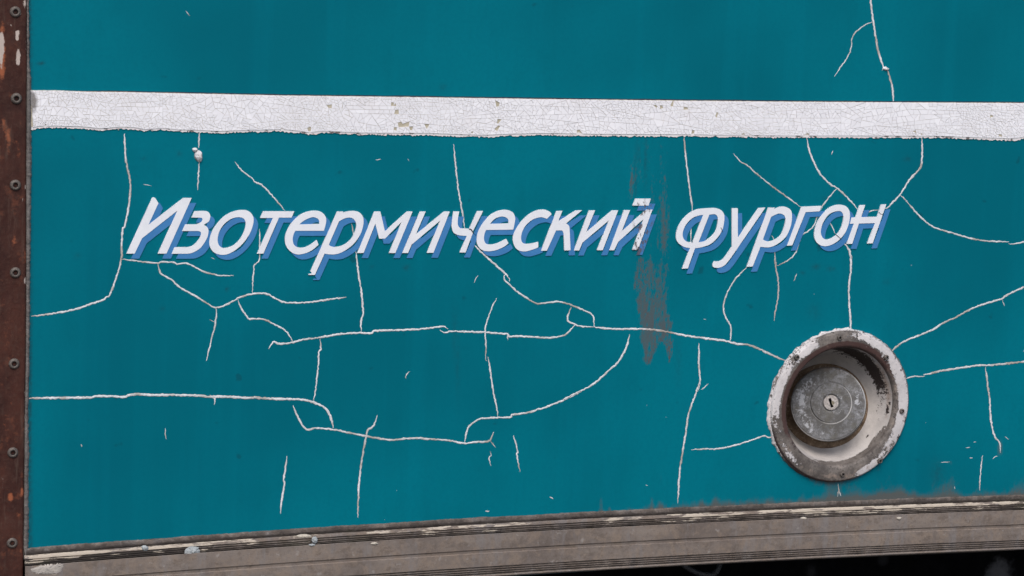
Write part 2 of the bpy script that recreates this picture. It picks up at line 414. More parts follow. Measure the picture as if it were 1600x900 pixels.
# --- side panel: dense where it is worn, open behind the filler
FC = W(1311, 634.5); FR = (W(1311, 517) - W(1311, 752)).length / 2
SEAL = [(-40, 47), (0, 45), (100, 46.5), (135, 49), (250, 49), (380, 47.5), (450, 47), (560, 46), (640, 44.5), (700, 45), (870, 44.5), (930, 44)]
def build_panel():
    st = 0.0021
    x0 = W(38, 450).x; x1 = W(1610, 450).x; z0 = min(zbot(np.linspace(x0, x1, 50))) - 0.012; z1 = W(1600, 0).z + 0.02
    xs = np.concatenate([np.arange(x0, x1, st), np.linspace(x1 + 0.03, X_R, 12)])
    tt = np.concatenate([np.arange(z0, z1, st), np.linspace(z1 + 0.03, Z_T, 8)])
    X, Z = np.meshgrid(xs, tt)
    # image coordinates of every vertex, for the stains
    q = np.stack([X - CAM.x, np.full_like(X, -CAM.y), Z - CAM.z], -1)
    dep = q @ np.array(FWD); U = 800 + (q @ np.array(RIGHT)) * F / dep; V = 450 - (q @ np.array(UP)) * F / dep
    yv = [200, 260, 330, 395, 440, 480, 511, 545, 600]
    wob = (fbm(V / 22, V * 0 + 3) - 0.5) * 12; wob2 = (fbm(V / 20, V * 0 + 9) - 0.5) * 12
    xl = np.interp(V, yv, [978, 980, 984, 987, 990, 996, 1000, 1003, 1006]) + wob
    xr = np.interp(V, yv, [1046, 1044, 1044, 1039, 1044, 1048, 1049, 1049, 1047]) + wob2
    ins = sstep(-2, 3, U - xl) * sstep(-2, 3, xr - U)
    endy = 562 + 14 * np.cos((U - 1012) / 5.6) - 16 * bump1(U, 1038, 6)
    body = ins * sstep(380, 425, V) * sstep(0, 10, endy - V)
    dens = 0.44 + 0.20 * sstep(430, 500, V) + 0.22 * bump1(U, 1008, 10) * 0.6
    stain = body * dens
    top = sstep(212, 230, V) * sstep(425, 380, V)
    stain = np.maximum(stain, top * (0.47 * bump1(U, 986, 5) * sstep(250, 275, V) * sstep(330, 290, V) + 0.45 * bump1(U, 1038, 10) * sstep(262, 330, V) + 0.12 * ins))
    edge = ins * (bump1(U, xl, 4) + bump1(U, xr, 4)) * sstep(470, 520, V) * (fbm(U / 9, V / 14) > 0.45) + body * sstep(24, 4, endy - V)
    zb = zbot(X); h = (Z - zb) / 0.0006
    right = sstep(780, 1150, U)
    dust = (0.24 + 0.46 * right) * np.exp(-np.maximum(h, 0) / (4 + 8 * right)) + 0.80 * np.exp(-((U - 1392) / 34) ** 2) * np.exp(-np.maximum(h, 0) / 20)
    dust += 0.52 * np.exp(-((U - 1312) / 34) ** 2) * np.exp(-np.maximum(h, 0) / 34)
    for (c, w, k, hh) in ((939, 4, .42, 30), (952, 3, .25, 14), (1118, 6, .3, 24), (1096, 4, .3, 18), (1032, 5, .35, 16), (1018, 4, .3, 26), (1480, 22, .30, 60), (1590, 10, .32, 70)):
        dust += k * bump1(U, c, w) * sstep(hh * 1.3, hh * 0.5, h)
    dust += 0.62 * bump1(U, 1563, 5) * bump1(V, 702, 16) + 0.35 * bump1(U, 1476, 14) * bump1(V, 722, 3)
    dust += 0.4 * bump1(U, 1033, 3) * bump1(V, 745, 10)
    rr = np.hypot(X - FC.x, Z - FC.z) / FR
    dust += 0.5 * np.exp(-np.maximum(rr - 1, 0) / 0.05) * sstep(0.2, -0.8, (Z - FC.z) / FR)
    dust += 0.3 * np.exp(-np.abs(U - 46) / 3.0)
    smu = 0.9 * bump1(U, 64, 5) * bump1(V, 99, 2.5) + 0 * U
    for (u, v, a, b, k) in ((1275, 417, 6, 4, .55), (1298, 420, 6, 3, .55), (1254, 426, 4, 3, .4), (635, 418, 5, 4, .5), (581, 417, 4, 3, .3), (1418, 249, 6, 3, .45),
                            (280, 240, 4, 4, .35), (224, 247, 3, 3, .3), (120, 400, 4, 4, .3), (253, 482, 4, 3, .4), (355, 452, 2.5, 3, .7), (604, 160, 5, 3, .3), (693, 136, 5, 4, .3),
                            (1313, 316, 9, 4, .3), (1290, 310, 6, 3, .3), (1272, 487, 10, 12, .18), (715, 560, 3, 60, .22), (710, 520, 4, 40, .2), (1060, 560, 5, 40, .15), (1465, 740, 10, 20, .3), (1385, 440, 6, 4, .2),
                            (1009, 250, 2, 40, .45), (993, 280, 2, 50, .4), (998, 240, 2, 22, .4), (650, 180, 2, 2, .4)):
        smu = np.maximum(smu, k * bump1(U, u, a) * bump1(V, v, b))
    smu = np.maximum(smu, 0.75 * bump1(U, 47, 2.5))
    # edge of panel follows the bowed sill
    Z2 = np.maximum(Z, zb - 0.004)
    Yv = (fbm(X * 2.2, Z * 2.2, 2) - 0.5) * 0.0016 * 0
    co = np.stack([X, Yv, Z2], -1).reshape(-1, 3)
    nr, nc = X.shape
    sk = (rr[:-1, :-1] < 0.9)
    idx = np.arange(nr * nc).reshape(nr, nc)
    dead = (Z[1:, 1:] < zb[1:, 1:] - 0.004)
    keep = ~(sk | dead)
    fa = np.stack([idx[:-1, :-1], idx[:-1, 1:], idx[1:, 1:], idx[1:, :-1]], -1)[keep]
    me = bpy.data.meshes.new('side_panel')
    me.vertices.add(len(co)); me.vertices.foreach_set('co', co.ravel().astype(np.float32))
    nf = len(fa); me.loops.add(nf * 4); me.loops.foreach_set('vertex_index', fa.ravel().astype(np.int32))
    me.polygons.add(nf); me.polygons.foreach_set('loop_start', np.arange(0, nf * 4, 4, dtype=np.int32))
    me.update(calc_edges=True); me.validate()
    for k, a in dict(stain=stain, stain_edge=np.clip(edge, 0, 1), dust=dust, smudge=smu).items():
        at = me.attributes.new(k, 'FLOAT', 'POINT'); at.data.foreach_set('value', a.ravel().astype(np.float32))
    return link('side_panel', me, MP, van, True)
panel = build_panel()
panel['label'] = 'teal painted side panel with branching white cracks and a brown dirt streak'

# --- the box behind the panel
vs, fs = [], []
zb_ = float(zbot(0)) - 0.05
box(vs, fs, X_L + 0.01, X_L + 0.03, 0.045, 1.75, zb_, Z_T)
box(vs, fs, X_R - 0.02, X_R, 0.0, 1.75, zb_, Z_T)
box(vs, fs, X_L + 0.01, X_R, 1.751, 1.78, zb_, Z_T)
box(vs, fs, X_L + 0.01, X_R, 0.0, 1.75, Z_T + 0.001, Z_T + 0.03)
box(vs, fs, X_L + 0.01, X_R, 0.07, 1.75, zb_ - 0.03, zb_ - 0.001)
link('body_shell', mesh('body_shell', vs, fs), m_plain('dull_teal_shell', (0.03, 0.10, 0.13), 0.6), van)
vs, fs = [], []
box(vs, fs, X_L + 0.05, X_R, 0.30, 0.40, 0.12, zb_ - 0.035)
link('chassis_rail', mesh('chassis_rail', vs, fs), m_under(), van)

# --- corner post
def edge_at(tab, v): return np.interp(v, [p[0] for p in tab], [p[1] for p in tab])
POST = [(-60, 41), (0, 41), (100, 41), (250, 40), (450, 40), (560, 39.5), (620, 38), (700, 37.3), (850, 36), (930, 35.5)]
def build_post():
    nv, nu = 720, 56
    vv = np.linspace(-60, 935, nv)
    vs = []; O = []; Wt = []
    U = np.zeros((nv, nu)); V = np.zeros((nv, nu))
    for i, v in enumerate(vv):
        e = edge_at(POST, v) + (float(fbm(v / 9, 2.5)) - 0.5) * 1.2
        for j in range(nu):
            u = -62 + (e + 62) * j / (nu - 1)
            r = min(1.0, (e - u) / 3.0); d = -0.0050 + 0.0022 * (1 - r) ** 2
            d -= 0.0012 * (float(fbm(u / 14, v / 40)) - 0.5)
            vs.append(W(u, v) + Vector((0, d, 0))); U[i, j] = u; V[i, j] = v
    fs = grid_faces(nv, nu)
    # returns: into the body at the right edge, and round the corner at the left
    b = len(vs)
    for i in range(nv): vs.append(vs[i * nu + nu - 1] + Vector((0, 0.008, 0)))
    for i in range(nv): vs.append(vs[i * nu] + Vector((0, 0.06, 0)))
    for i in range(nv - 1):
        fs.append((i * nu + nu - 1, b + i, b + i + 1, (i + 1) * nu + nu - 1))
        fs.append((i * nu, (i + 1) * nu, b + nv + i + 1, b + nv + i))
    up = []; z = vs[0].z
    c = len(vs); vs += [Vector((vs[0].x, vs[0].y, Z_T)), Vector((vs[nu - 1].x, vs[nu - 1].y, Z_T)), Vector((vs[0].x, vs[0].y + 0.06, Z_T)), Vector((vs[nu - 1].x, vs[nu - 1].y + 0.008, Z_T))]
    fs += [(nu - 1, 0, c, c + 1), (0, b + nv, c + 2, c), (b, nu - 1, c + 1, c + 3)]
    wt = 1.0 * bump1(U, 1, 5) * sstep(40, 60, V) * sstep(125, 100, V) + 0.85 * bump1(U, 25, 3.4) * sstep(44, 50, V) * sstep(66, 60, V) + 1.0 * bump1(U, 26.5, 4.2) * sstep(68, 84, V) * sstep(106, 98, V)
    wt += 0.9 * bump1(U, 38.5, 1.8) * np.maximum(bump1(V, 290, 5), 0) + 1.0 * bump1(U, 37.5, 1.5) * (bump1(V, 437, 9) + bump1(V, 651, 7) + bump1(V, 612, 4)) + 0.7 * bump1(U, 38, 3) * bump1(V, 4, 8) + 0.55 * bump1(U, 38.5, 1.5) * bump1(V, 75, 18) + 0.5 * bump1(U, 16, 2) * bump1(V, 39, 2) + 0.8 * bump1(U, 30, 2) * bump1(V, 20, 4)
    org = 0.75 * bump1(U, 2, 7) * sstep(22, 45, V) * sstep(135, 110, V) + 0.55 * bump1(U, 5, 6) * bump1(V, 192, 22) + 0.5 * bump1(U, 12, 5) * bump1(V, 210, 16) + 0.45 * bump1(U, 28, 6) * bump1(V, 238, 22) + 0.5 * bump1(U, 12, 5) * bump1(V, 235, 14)
    org += 0.8 * bump1(U, 15, 5) * bump1(V, 774, 8) + 0.7 * bump1(U, 33, 3) * bump1(V, 763, 12) + 0.5 * bump1(U, 28, 7) * bump1(V, 805, 12) + 0.5 * bump1(U, 18, 5) * bump1(V, 628, 8) + 0.4 * bump1(U, 20, 6) * bump1(V, 376, 12) + 0.5 * bump1(U, 38, 2) * bump1(V, 400, 18) + 0.4 * bump1(U, 31, 3) * bump1(V, 858, 8) + 0.3 * bump1(U, 6, 6) * bump1(V, 660, 25) + 0.5 * bump1(U, 36, 3) * bump1(V, 650, 30) + 0.35 * bump1(U, 30, 5) * bump1(V, 190, 12)
    pad = len(vs) - nv * nu
    return link('corner_post', mesh('corner_post', vs, fs, dict(white=np.concatenate([wt.ravel(), np.zeros(pad)]), orange=np.concatenate([org.ravel(), np.zeros(pad)]))), m_rust(), van, True)
post = build_post(); post['label'] = 'dark rusty corner post with flaking paint and a row of hollow rivets'
# sealant between post and panel
vs = []; nv = 900; prof = [(0, 0.006), (0.0, -0.0028), (0.35, -0.0034), (0.7, -0.0026), (1.0, -0.0002)]
for i, v in enumerate(np.linspace(-60, 872, nv)):
    a = edge_at(POST, v) + 0.2; b = edge_at(SEAL, v) + (float(fbm(v / 5, 7.7)) - 0.5) * 2.6
    for k, (q, d) in enumerate(prof):
        dd = d - (0.0016 * (float(fbm(v / 3.0, q * 6 + 1)) - 0.5) if k > 1 else 0)
        vs.append(W(a + (b - a) * q, v) + Vector((0, dd, 0)))
link('sealant_bead', mesh('sealant_bead', vs, grid_faces(nv, len(prof))), m_rough('grey_sealant', (0.10, 0.092, 0.088), (0.19, 0.178, 0.17), (0.055, 0.045, 0.042), 160, (1, 1, 0.6)), post, True)

MR = m_plain('dull_rivet_steel', (0.112, 0.095, 0.084), 0.55, 0.2, 0.5, 700)
MK = m_plain('shadowed_hole', (0.004, 0.004, 0.004), 0.9)
def rivet_mesh(name, r):
    prof = [(r * 1.0, 0.0005), (r * 0.97, -0.0006), (r * 0.8, -0.0016), (r * 0.6, -0.0019), (r * 0.45, -0.0016), (r * 0.38, -0.0008), (r * 0.36, 0.001), (r * 0.33, 0.0016), (0.0001, 0.0017)]
    n = 24; vs = []
    for rr, y in prof:
        for j in range(n):
            a = -2 * math.pi * j / n; vs.append((rr * math.cos(a), y, rr * math.sin(a)))
    me = mesh(name, vs, grid_faces(len(prof), n, True))
    me.materials.append(MR); me.materials.append(MK)
    for p in me.polygons:
        if p.index >= 4 * n: p.material_index = 1
        p.use_smooth = True
    return me
def place(name, me, loc, parent, first=[None]):
    o = bpy.data.objects.new(name, me); COL.objects.link(o); o.location = loc
    o.parent = parent; o.matrix_parent_inverse = parent.matrix_world.inverted()
    o.rotation_euler.y = random.uniform(0, 6)
    return o
rm = rivet_mesh('rivet', 8.6 * pxs(W(20, 450)))
for (u, v) in ((22.5, 18), (24, 153), (22.5, 288), (22.5, 424.5), (20.5, 566.5), (18.5, 705), (17.5, 846)):
    place('rivet', rm, W(u, v) + Vector((0, -0.0052, 0)), post)

# --- white stripe, split into flakes the way old paint crazes
TOP = [(44, 140.6), (48, 141), (90, 141.2), (130, 143), (190, 143.6), (440, 149), (640, 151.5), (840, 154.5), (1040, 156.8), (1240, 158.8), (1600, 160.8), (1700, 161.2)]
LOW = [(44, 203.5), (47, 203.7), (60, 200), (85, 199.5), (132, 201), (157, 203.7), (190, 201), (210, 202), (225, 205), (255, 203), (277, 205.5), (302, 206), (340, 208), (377, 206.7), (440, 205),
       (462, 207), (482, 210), (502, 207.5), (565, 210.5), (665, 211), (752, 214), (840, 211), (940, 212.5), (1065, 213), (1215, 215), (1330, 215), (1465, 215.5), (1532, 218), (1582, 219.5), (1600, 216.6), (1700, 218)]
def tops(u): return float(np.interp(u, [p[0] for p in TOP], [p[1] for p in TOP]))
def lows(u): return float(np.interp(u, [p[0] for p in LOW], [p[1] for p in LOW]))
def split(poly, p, d):
    nx, ny = -d[1], d[0]; s = [(q[0] - p[0]) * nx + (q[1] - p[1]) * ny for q in poly]
    A, B = [], []
    for i in range(len(poly)):
        a, b = poly[i], poly[(i + 1) % len(poly)]; sa, sb = s[i], s[(i + 1) % len(poly)]
        if sa >= 0: A.append(a)
        if sa <= 0: B.append(a)
        if sa * sb < 0:
            k = sa / (sa - sb); c = (a[0] + (b[0] - a[0]) * k, a[1] + (b[1] - a[1]) * k); A.append(c); B.append(c)
    return A, B
def area(p): return abs(sum(p[i][0] * p[(i + 1) % len(p)][1] - p[(i + 1) % len(p)][0] * p[i][1] for i in range(len(p)))) / 2
def craze(poly, out, depth=0):
    a = area(poly)
    if len(poly) < 3 or a < 4: 
        if len(poly) >= 3: out.append(poly)
        return
    cx = sum(p[0] for p in poly) / len(poly); cy = sum(p[1] for p in poly) / len(poly)
    lim = 22 + 190 * float(fbm(cx / 80, cy / 30 + 4)) ** 2.2 * random.uniform(0.5, 1.7)
    if cy > 47: lim *= 0.55
    if a < lim: out.append(poly); return
    mxx = sum((p[0] - cx) ** 2 for p in poly); myy = sum((p[1] - cy) ** 2 for p in poly); mxy = sum((p[0] - cx) * (p[1] - cy) for p in poly)
    th = 0.5 * math.atan2(2 * mxy, mxx - myy)
    if a > 700: ang = random.choice((random.gauss(0.02, 0.12), random.gauss(0.02, 0.12), random.gauss(0.95, 0.2), random.gauss(-0.9, 0.3), th + math.pi / 2 + random.gauss(0, 0.5)))
    else: ang = th + math.pi / 2 + random.gauss(0, 0.42)
    k = random.uniform(-0.5, 0.5) if a > 700 else random.uniform(-0.22, 0.22); rad = math.sqrt(max(mxx, myy) / len(poly))
    A, B = split(poly, (cx + rad * k * math.cos(th), cy + rad * k * math.sin(th)), (math.cos(ang), math.sin(ang)))
    if len(A) < 3 or len(B) < 3: out.append(poly); return
    craze(A, out, depth + 1); craze(B, out, depth + 1)
def inset(poly, w):
    n = len(poly); sg = sum(poly[i][0] * poly[(i + 1) % n][1] - poly[(i + 1) % n][0] * poly[i][1] for i in range(n))
    if sg < 0: poly = poly[::-1]
    lines = []
    for i in range(n):
        a, b = poly[i], poly[(i + 1) % n]; L = math.hypot(b[0] - a[0], b[1] - a[1])
        if L < 0.15: continue
        ww = w * random.uniform(0.45, 1.35)
        nx, ny = -(b[1] - a[1]) / L, (b[0] - a[0]) / L
        lines.append((a[0] + nx * ww, a[1] + ny * ww, b[0] - a[0], b[1] - a[1]))
    out = []
    for i in range(len(lines)):
        x1, y1, dx1, dy1 = lines[i - 1]; x2, y2, dx2, dy2 = lines[i]
        det = dx1 * dy2 - dy1 * dx2
        if abs(det) < 1e-6 * max(1, math.hypot(dx1, dy1) * math.hypot(dx2, dy2)): continue
        t = ((x2 - x1) * dy2 - (y2 - y1) * dx2) / det
        p = (x1 + dx1 * t, y1 + dy1 * t)
        cx, cy = poly[0]
        if math.hypot(p[0] - cx, p[1] - cy) > 60: return None
        out.append(p)
    if len(out) < 3: return None
    s2 = sum(out[i][0] * out[(i + 1) % len(out)][1] - out[(i + 1) % len(out)][0] * out[i][1] for i in range(len(out)))
    return out if s2 > 0.3 else None
CHIP = [(587, 165, 3), (592, 168, 4), (597, 177, 5), (600, 178, 4), (614, 164.5, 7), (632, 160.5, 5), (613, 177, 4), (619, 175, 3), (607, 189, 3), (622, 186, 4), (624, 195.5, 5), (636.5, 195.5, 6), (643, 200, 4), (668, 196, 5),
        (616, 202, 4), (600, 200, 3), (737, 174, 4), (780, 171, 3), (779, 190.5, 4), (776, 200, 3), (1003, 170, 3), (1033, 168, 5), (1071, 170, 5), (1063, 177, 4), (1085, 175, 3), (1047, 187, 4), (1120, 179, 3), (915, 195, 3), (925, 185, 3), (904, 204, 4), (912, 203, 3), (971, 185, 3), (1547, 180, 5), (1249, 183, 3), (1241, 183, 2.5), (344, 168, 3), (1022, 165, 3), (1050, 162, 3), (930, 165, 3)]
def build_stripe():
    cells = []
    x = 48.0
    while x < 1690:                       # long first-generation cracks, then finer and finer
        w = random.uniform(150, 260)
        craze([(x, 0), (x + w, 0), (x + w, 60), (x, 60)], cells); x += w
    # low fidelity of block seams: tilt them
    def tp(p):
        u = p[0] + 9 * math.sin(p[0] * 0.05) * (p[1] / 60 - 0.5) + 5 * (float(vnoise(p[0] / 40, p[1] / 25)) - 0.5)
        t, l = tops(u), lows(u) - 3.2
        return (u, t + (l - t) * (p[1] + 0.0) / 60)
    vs, fs, tone, dirt = [], [], [], []
    for c in cells:
        q = inset([tp(p) for p in c], 0.215)
        if q is None: continue
        cx = sum(p[0] for p in q) / len(q); cy = sum(p[1] for p in q) / len(q)
        if cx < 44 : continue
        if any(math.hypot((cx - a), (cy - b)) < r * 0.42 + 0.4 for a, b, r in CHIP): continue
        if cy > lows(cx) - 8 and random.random() < 0.03: continue
        if random.random() < 0.002: continue
        h = -0.00135 - random.random() * 0.00012; b0 = len(vs); n = len(q); tx, tz = random.gauss(0, 0.018), random.gauss(0, 0.018)
        for p in q:
            w = W(*p); dw = w - W(cx, cy); vs.append(w + Vector((0, h + dw.x * tx + dw.z * tz, 0)))
        for p in q: vs.append(W(*p) + Vector((0, -0.0005, 0)))
        fs.append(tuple(b0 + i for i in range(n))[::-1])
        for i in range(n):
            j = (i + 1) % n; fs.append((b0 + i, b0 + j, b0 + n + j, b0 + n + i))
        tv = min(1, max(0, random.gauss(0.6, 0.22)))
        for p in q + q:
            tone.append(tv)
            dirt.append(1.2 * float(bump1(p[0], 49, 8)) * float(bump1(p[1], 158, 13)) + 0.72 * float(np.exp(-max(p[0] - 46, 0) / 7)) + 0.6 * float(bump1(p[0], 60, 1.5)) * float(bump1(p[1], 184, 4)))
    o = mesh('white_stripe', vs, fs, dict(tone=tone, dirt=dirt))
    st = link('white_stripe', o, [m_stripe()], panel)
    bm = bmesh.new(); bm.from_mesh(o)
    for f in bm.faces:
        if len(f.verts) >= 3 and abs(f.normal.y) > 0.9 and f.normal.y > 0: f.normal_flip()
    bm.to_mesh(o); bm.free()
    # primer under the flakes with the ragged lower edge
    vs, low = [], []; us = np.arange(44, 1700, 0.9); rows = (0, 0.25, 0.5, 0.75, 0.9, 0.96, 1.0)
    for u in us:
        t = tops(u) - 0.25 + (float(fbm(u / 3, 1.0)) - 0.5) * 0.9
        l = lows(u) + (float(fbm(u / 2.2, 5.0, 3)) - 0.5) * 4.0 + (float(fbm(u / 14, 8.0)) - 0.5) * 2.2
        for k in rows:
            vs.append(W(u, t + (l - t) * k) + Vector((0, -0.0008, 0))); low.append(float(sstep(0.86, 0.97, k)))
        vs.append(W(u, l) + Vector((0, 0.001, 0))); low.append(1.0)
        vs.append(W(u, t) + Vector((0, 0.001, 0))); low.append(0.0)
    R = len(rows) + 2; fs = []
    for i in range(len(us) - 1):
        for k in range(len(rows)):
            fs.append((i * R + k, i * R + k + 1, (i + 1) * R + k + 1, (i + 1) * R + k))
        fs.append((i * R + R - 1, i * R, (i + 1) * R, (i + 1) * R + R - 1))
    link('stripe_primer', mesh('stripe_primer', vs, fs, dict(lower=low)), m_stripe_base(), panel)
    # dark line of old paint along the top edge
    vs = []
    for u in np.arange(95, 1700, 1.5):
        t = tops(u); k = (0.9 + 1.2 * float(fbm(u / 25, 3.3))) * float(sstep(95, 160, u))
        vs.append(W(u, t - 0.3 - k) + Vector((0, -0.0003, 0))); vs.append(W(u, t + 0.4) + Vector((0, -0.0004, 0)))
    n = len(vs) // 2
    link('stripe_edge_line', mesh('stripe_edge_line', vs, [(2 * i, 2 * i + 1, 2 * i + 3, 2 * i + 2) for i in range(n - 1)]), m_plain('dark_old_paint', (0.012, 0.02, 0.04), 0.8), panel)
build_stripe()

# --- cracks: ridges of filler showing through the paint
MC = m_crack()
def Z(x0, y0, s, *p): return [(x0 + a / s, y0 + b / s) for a, b in p]
def a1(*p): return Z(40, 200, 4, *p)
def a2(*p): return Z(40, 400, 4, *p)
def a3(*p): return Z(40, 600, 4, *p)
def a4(*p): return Z(400, 400, 4, *p)
def a5(*p): return Z(700, 400, 4, *p)
def aF(*p): return Z(400, 600, 4, *p)
def aG(*p): return Z(700, 600, 4, *p)
def aT(*p): return Z(1200, 0, 4, *p)
def aM(*p): return Z(1030, 200, 4, *p)
def aN(*p): return Z(1200, 200, 4, *p)
def aR(*p): return Z(1200, 400, 4, *p)
def aS(*p): return Z(1000, 400, 4, *p)
def aU(*p): return Z(1000, 600, 4, *p)
def aV(*p): return Z(1300, 600, 4, *p)
def aO(*p): return Z(340, 220, 4, *p)
def aC(*p): return Z(640, 200, 4, *p)
CRACKS = [
 (4.0, a1((618,35),(625,180),(640,270),(655,350),(645,480),(620,610),(605,640),(600,800)) + a2((598,20),(578,100),(530,235),(505,258),(480,275),(400,303),(300,335),(180,358),(100,370),(36,378))),
 (3.2, a2((600,20),(700,32),(820,45),(850,38),(920,40),(950,50),(1000,45),(1050,65),(1110,95),(1200,120),(1300,123))),
 (3.6, a2((826,48),(835,85),(850,115),(910,148),(970,200),(1080,260),(1190,322),(1300,280),(1330,262),(1400,240),(1480,233),(1520,240)) + a4((110,260),(170,288),(240,293),(340,288),(460,270),(565,258))),
 (3.2, a2((1190,322),(1193,370),(1185,410),(1183,440),(1165,510),(1145,590),(1130,655))), (1.6, a2((1150,395),(1180,412))),
 (3.4, a2((1325,272),(1350,330),(1385,380),(1400,393)) + a4((0,392),(60,400),(130,435),(180,465),(210,500),(230,540))),
 (2.8, [(405.6,357.5),(405.8,380),(406,395),(404,408),(397.5,413.7)] + a2((1426,85),(1420,150),(1418,236))),
 (4.0, a4((80,582),(110,538),(150,550),(230,540),(290,523),(400,508),(480,495),(570,483),(660,480),(720,483),(745,467),(860,463),(1000,458),(1100,448),(1160,440),(1185,445),(1198,458))),
 (3.8, a4((1150,460),(1165,475),(1190,478),(1230,470),(1430,477),(1520,483),(1570,488),(1580,500)) + a5((380,503),(470,502),(640,510),(730,492),(770,455),(795,428))),
 (1.8, a5((372,490),(372,525))),
 (3.4, a5((770,320),(755,360),(748,402),(795,428),(820,438),(910,443))),
 (4.2, a5((910,443),(1000,453),(1100,456),(1200,455),(1300,462),(1400,480),(1500,500)) + aS((370,510),(520,528),(600,548),(680,557),(770,592),(850,630),(905,655))),
 (2.6, [(549.5,348.7),(551,358),(553,372)]), (3.8, [(555.5,390)] + a4((628,0),(640,110),(658,220),(665,300),(670,360),(655,415),(660,478))),
 (3.2, a4((400,515),(405,580),(393,600),(388,700),(375,810)) + aF((375,20),(360,105))),
 (5.0, a2((20,890),(70,888),(380,885),(450,875),(610,880),(640,870),(700,863),(780,868),(1000,870),(1100,875),(1160,882),(1200,878),(1400,886)) + aF((0,85),(100,92),(250,95),(300,100),(370,118),(430,150),(465,205),(482,275))),
 (3.0, a3((1180,70),(1184,105),(1178,130))), (2.0, a3((1150,68),(1185,95))),
 (3.9, aF((230,135),(250,180),(275,230),(300,270),(330,285),(380,275),(480,285),(560,300),(690,327),(800,345),(860,350),(940,340),(1000,338),(1100,345),(1200,352),(1300,370),(1380,362),(1450,358),(1470,340),(1485,300))),
 (2.4, aF((1465,355),(1497,398))),
 (3.8, aF((757,195),(740,250),(725,272),(700,285),(690,320),(670,420),(650,560),(640,700),(636,835))),
 (3.8, aF((193,450),(180,550),(172,600),(178,620),(165,700),(152,810))),
 (3.8, aF((1305,360),(1325,275),(1370,232),(1420,215),(1510,210)) + aG((390,207),(400,193),(470,183),(530,172),(560,158),(610,145),(730,97),(830,45)) + a5((720,898),(830,845),(920,790),(1000,720),(1060,665),(1100,600),(1120,550),(1135,490))),
 (2.8, a5((305,262),(280,310),(250,390),(232,460),(237,550),(235,640),(243,652))), (3.4, a5((250,630),(265,720)) + aG((275,0),(290,80),(310,185),(308,205))),
 (2.4, aG((262,420),(270,445),(258,460),(267,513))), (3.2, aG((408,320),(435,420),(430,440),(450,548))),
 (3.2, aC((275,100),(285,200),(300,350),(325,500),(345,628))),
 (3.8, aC((398,722),(440,770),(480,800)) + a5((235,0),(330,85),(380,135),(385,158))),
 (3.6, a5((362,118),(350,125),(352,145),(375,170),(430,220),(530,285),(575,297),(670,285),(720,290),(775,308),(850,340),(905,372),(912,440))),
 (2.0, a5((188,123),(175,140),(163,167))), (2.4, a4((958,720),(940,745),(937,768))),
 (3.0, aO((108,130),(150,185),(210,230),(240,262),(270,272),(310,310),(370,375),(420,437))),
 (3.0, a1((1083,22),(1084,70),(1080,125))), (3.0, a1((1087,205),(1082,260),(1075,388))),
 (4.2, aT((636,-40),(640,0),(650,80),(660,140),(675,250),(690,320),(715,400),(728,430))), (3.8, aT((735,420),(748,440),(765,500),(780,570),(785,645))),
 (2.4, aT((655,138),(610,155),(550,200),(525,240),(522,290),(500,350),(450,425),(415,478))), (1.8, aT((712,440),(730,418),(755,430))),
 (3.2, aM((155,52),(165,180),(180,300),(195,420),(207,480),(205,520))), (2.8, aM((200,560),(197,715))),
 (2.8, aM((463,160),(510,210),(545,230),(620,295),(720,375),(760,403),(830,455),(885,493))),
 (3.6, aN((243,58),(255,130),(285,210),(325,285),(370,335),(400,358),(430,375),(500,440),(560,508))),
 (2.8, aN((430,378),(380,435),(345,480),(325,515),(305,560),(285,610),(250,645),(215,665),(195,710),(175,775),(130,825),(55,862))),
 (3.8, aN((962,58),(962,190),(950,250),(920,285),(880,330),(850,380),(825,418),(780,465),(750,495),(730,503))), (2.4, aN((690,510),(640,520),(615,533))),
 (5.0, aN((922,285),(905,303),(888,322))),
 (2.6, aN((823,418),(850,440),(872,458))), (3.4, aN((862,455),(910,510),(980,580),(1050,625),(1150,655),(1250,685),(1330,702),(1400,708),(1505,712))), (3.2, aN((1503,722),(1530,724),(1600,712),(1680,700))),
 (2.0, aM((703,672),(720,700))), (3.0, aM((722,770),(725,850)) + aR((44,20),(50,80),(65,170),(62,260),(45,350),(38,405))),
 (2.4, aM((1066,588),(1100,660))), (4.0, aM((1146,706),(1185,760),(1200,820)) + aR((518,0),(517,100),(508,170),(505,260),(515,380),(518,480))),
 (3.0, aS((672,65),(600,140),(545,230),(525,290),(525,350),(545,400),(567,440),(565,525),(545,532))),
 (3.6, aS((368,545),(368,660),(375,760),(375,790),(355,850)) + aU((370,0),(330,110),(300,200),(285,310),(265,430),(245,580),(240,680),(235,745))),
 (2.0, aS((427,797),(405,820),(383,835))),
 (3.0, aU((320,410),(400,407),(500,403),(600,382),(700,350),(775,325),(810,335),(860,310))),
 (3.6, aR((760,610),(800,570),(860,530),(960,490),(1040,455),(1080,425),(1170,385),(1260,335),(1350,300),(1460,268),(1490,245),(1600,195),(1700,150))), (2.0, aR((1465,275),(1477,312))),
 (3.0, aR((840,772),(900,755),(980,752))), (4.0, aR((970,742),(1000,738),(1080,718),(1200,700),(1300,685),(1400,682),(1600,660),(1700,650))),
 (3.8, aR((1358,695),(1370,780)) + aV((972,0),(985,100),(990,200),(1005,290),(1025,340),(1050,370),(1052,430))), (1.8, aV((1005,468),(1020,456),(1035,452))),
 (2.8, aV((940,445),(930,540),(922,665))),
 (2.2, aU((1238,622),(1242,660),(1235,705))), (2.0, aU((1242,665),(1257,700))),
]
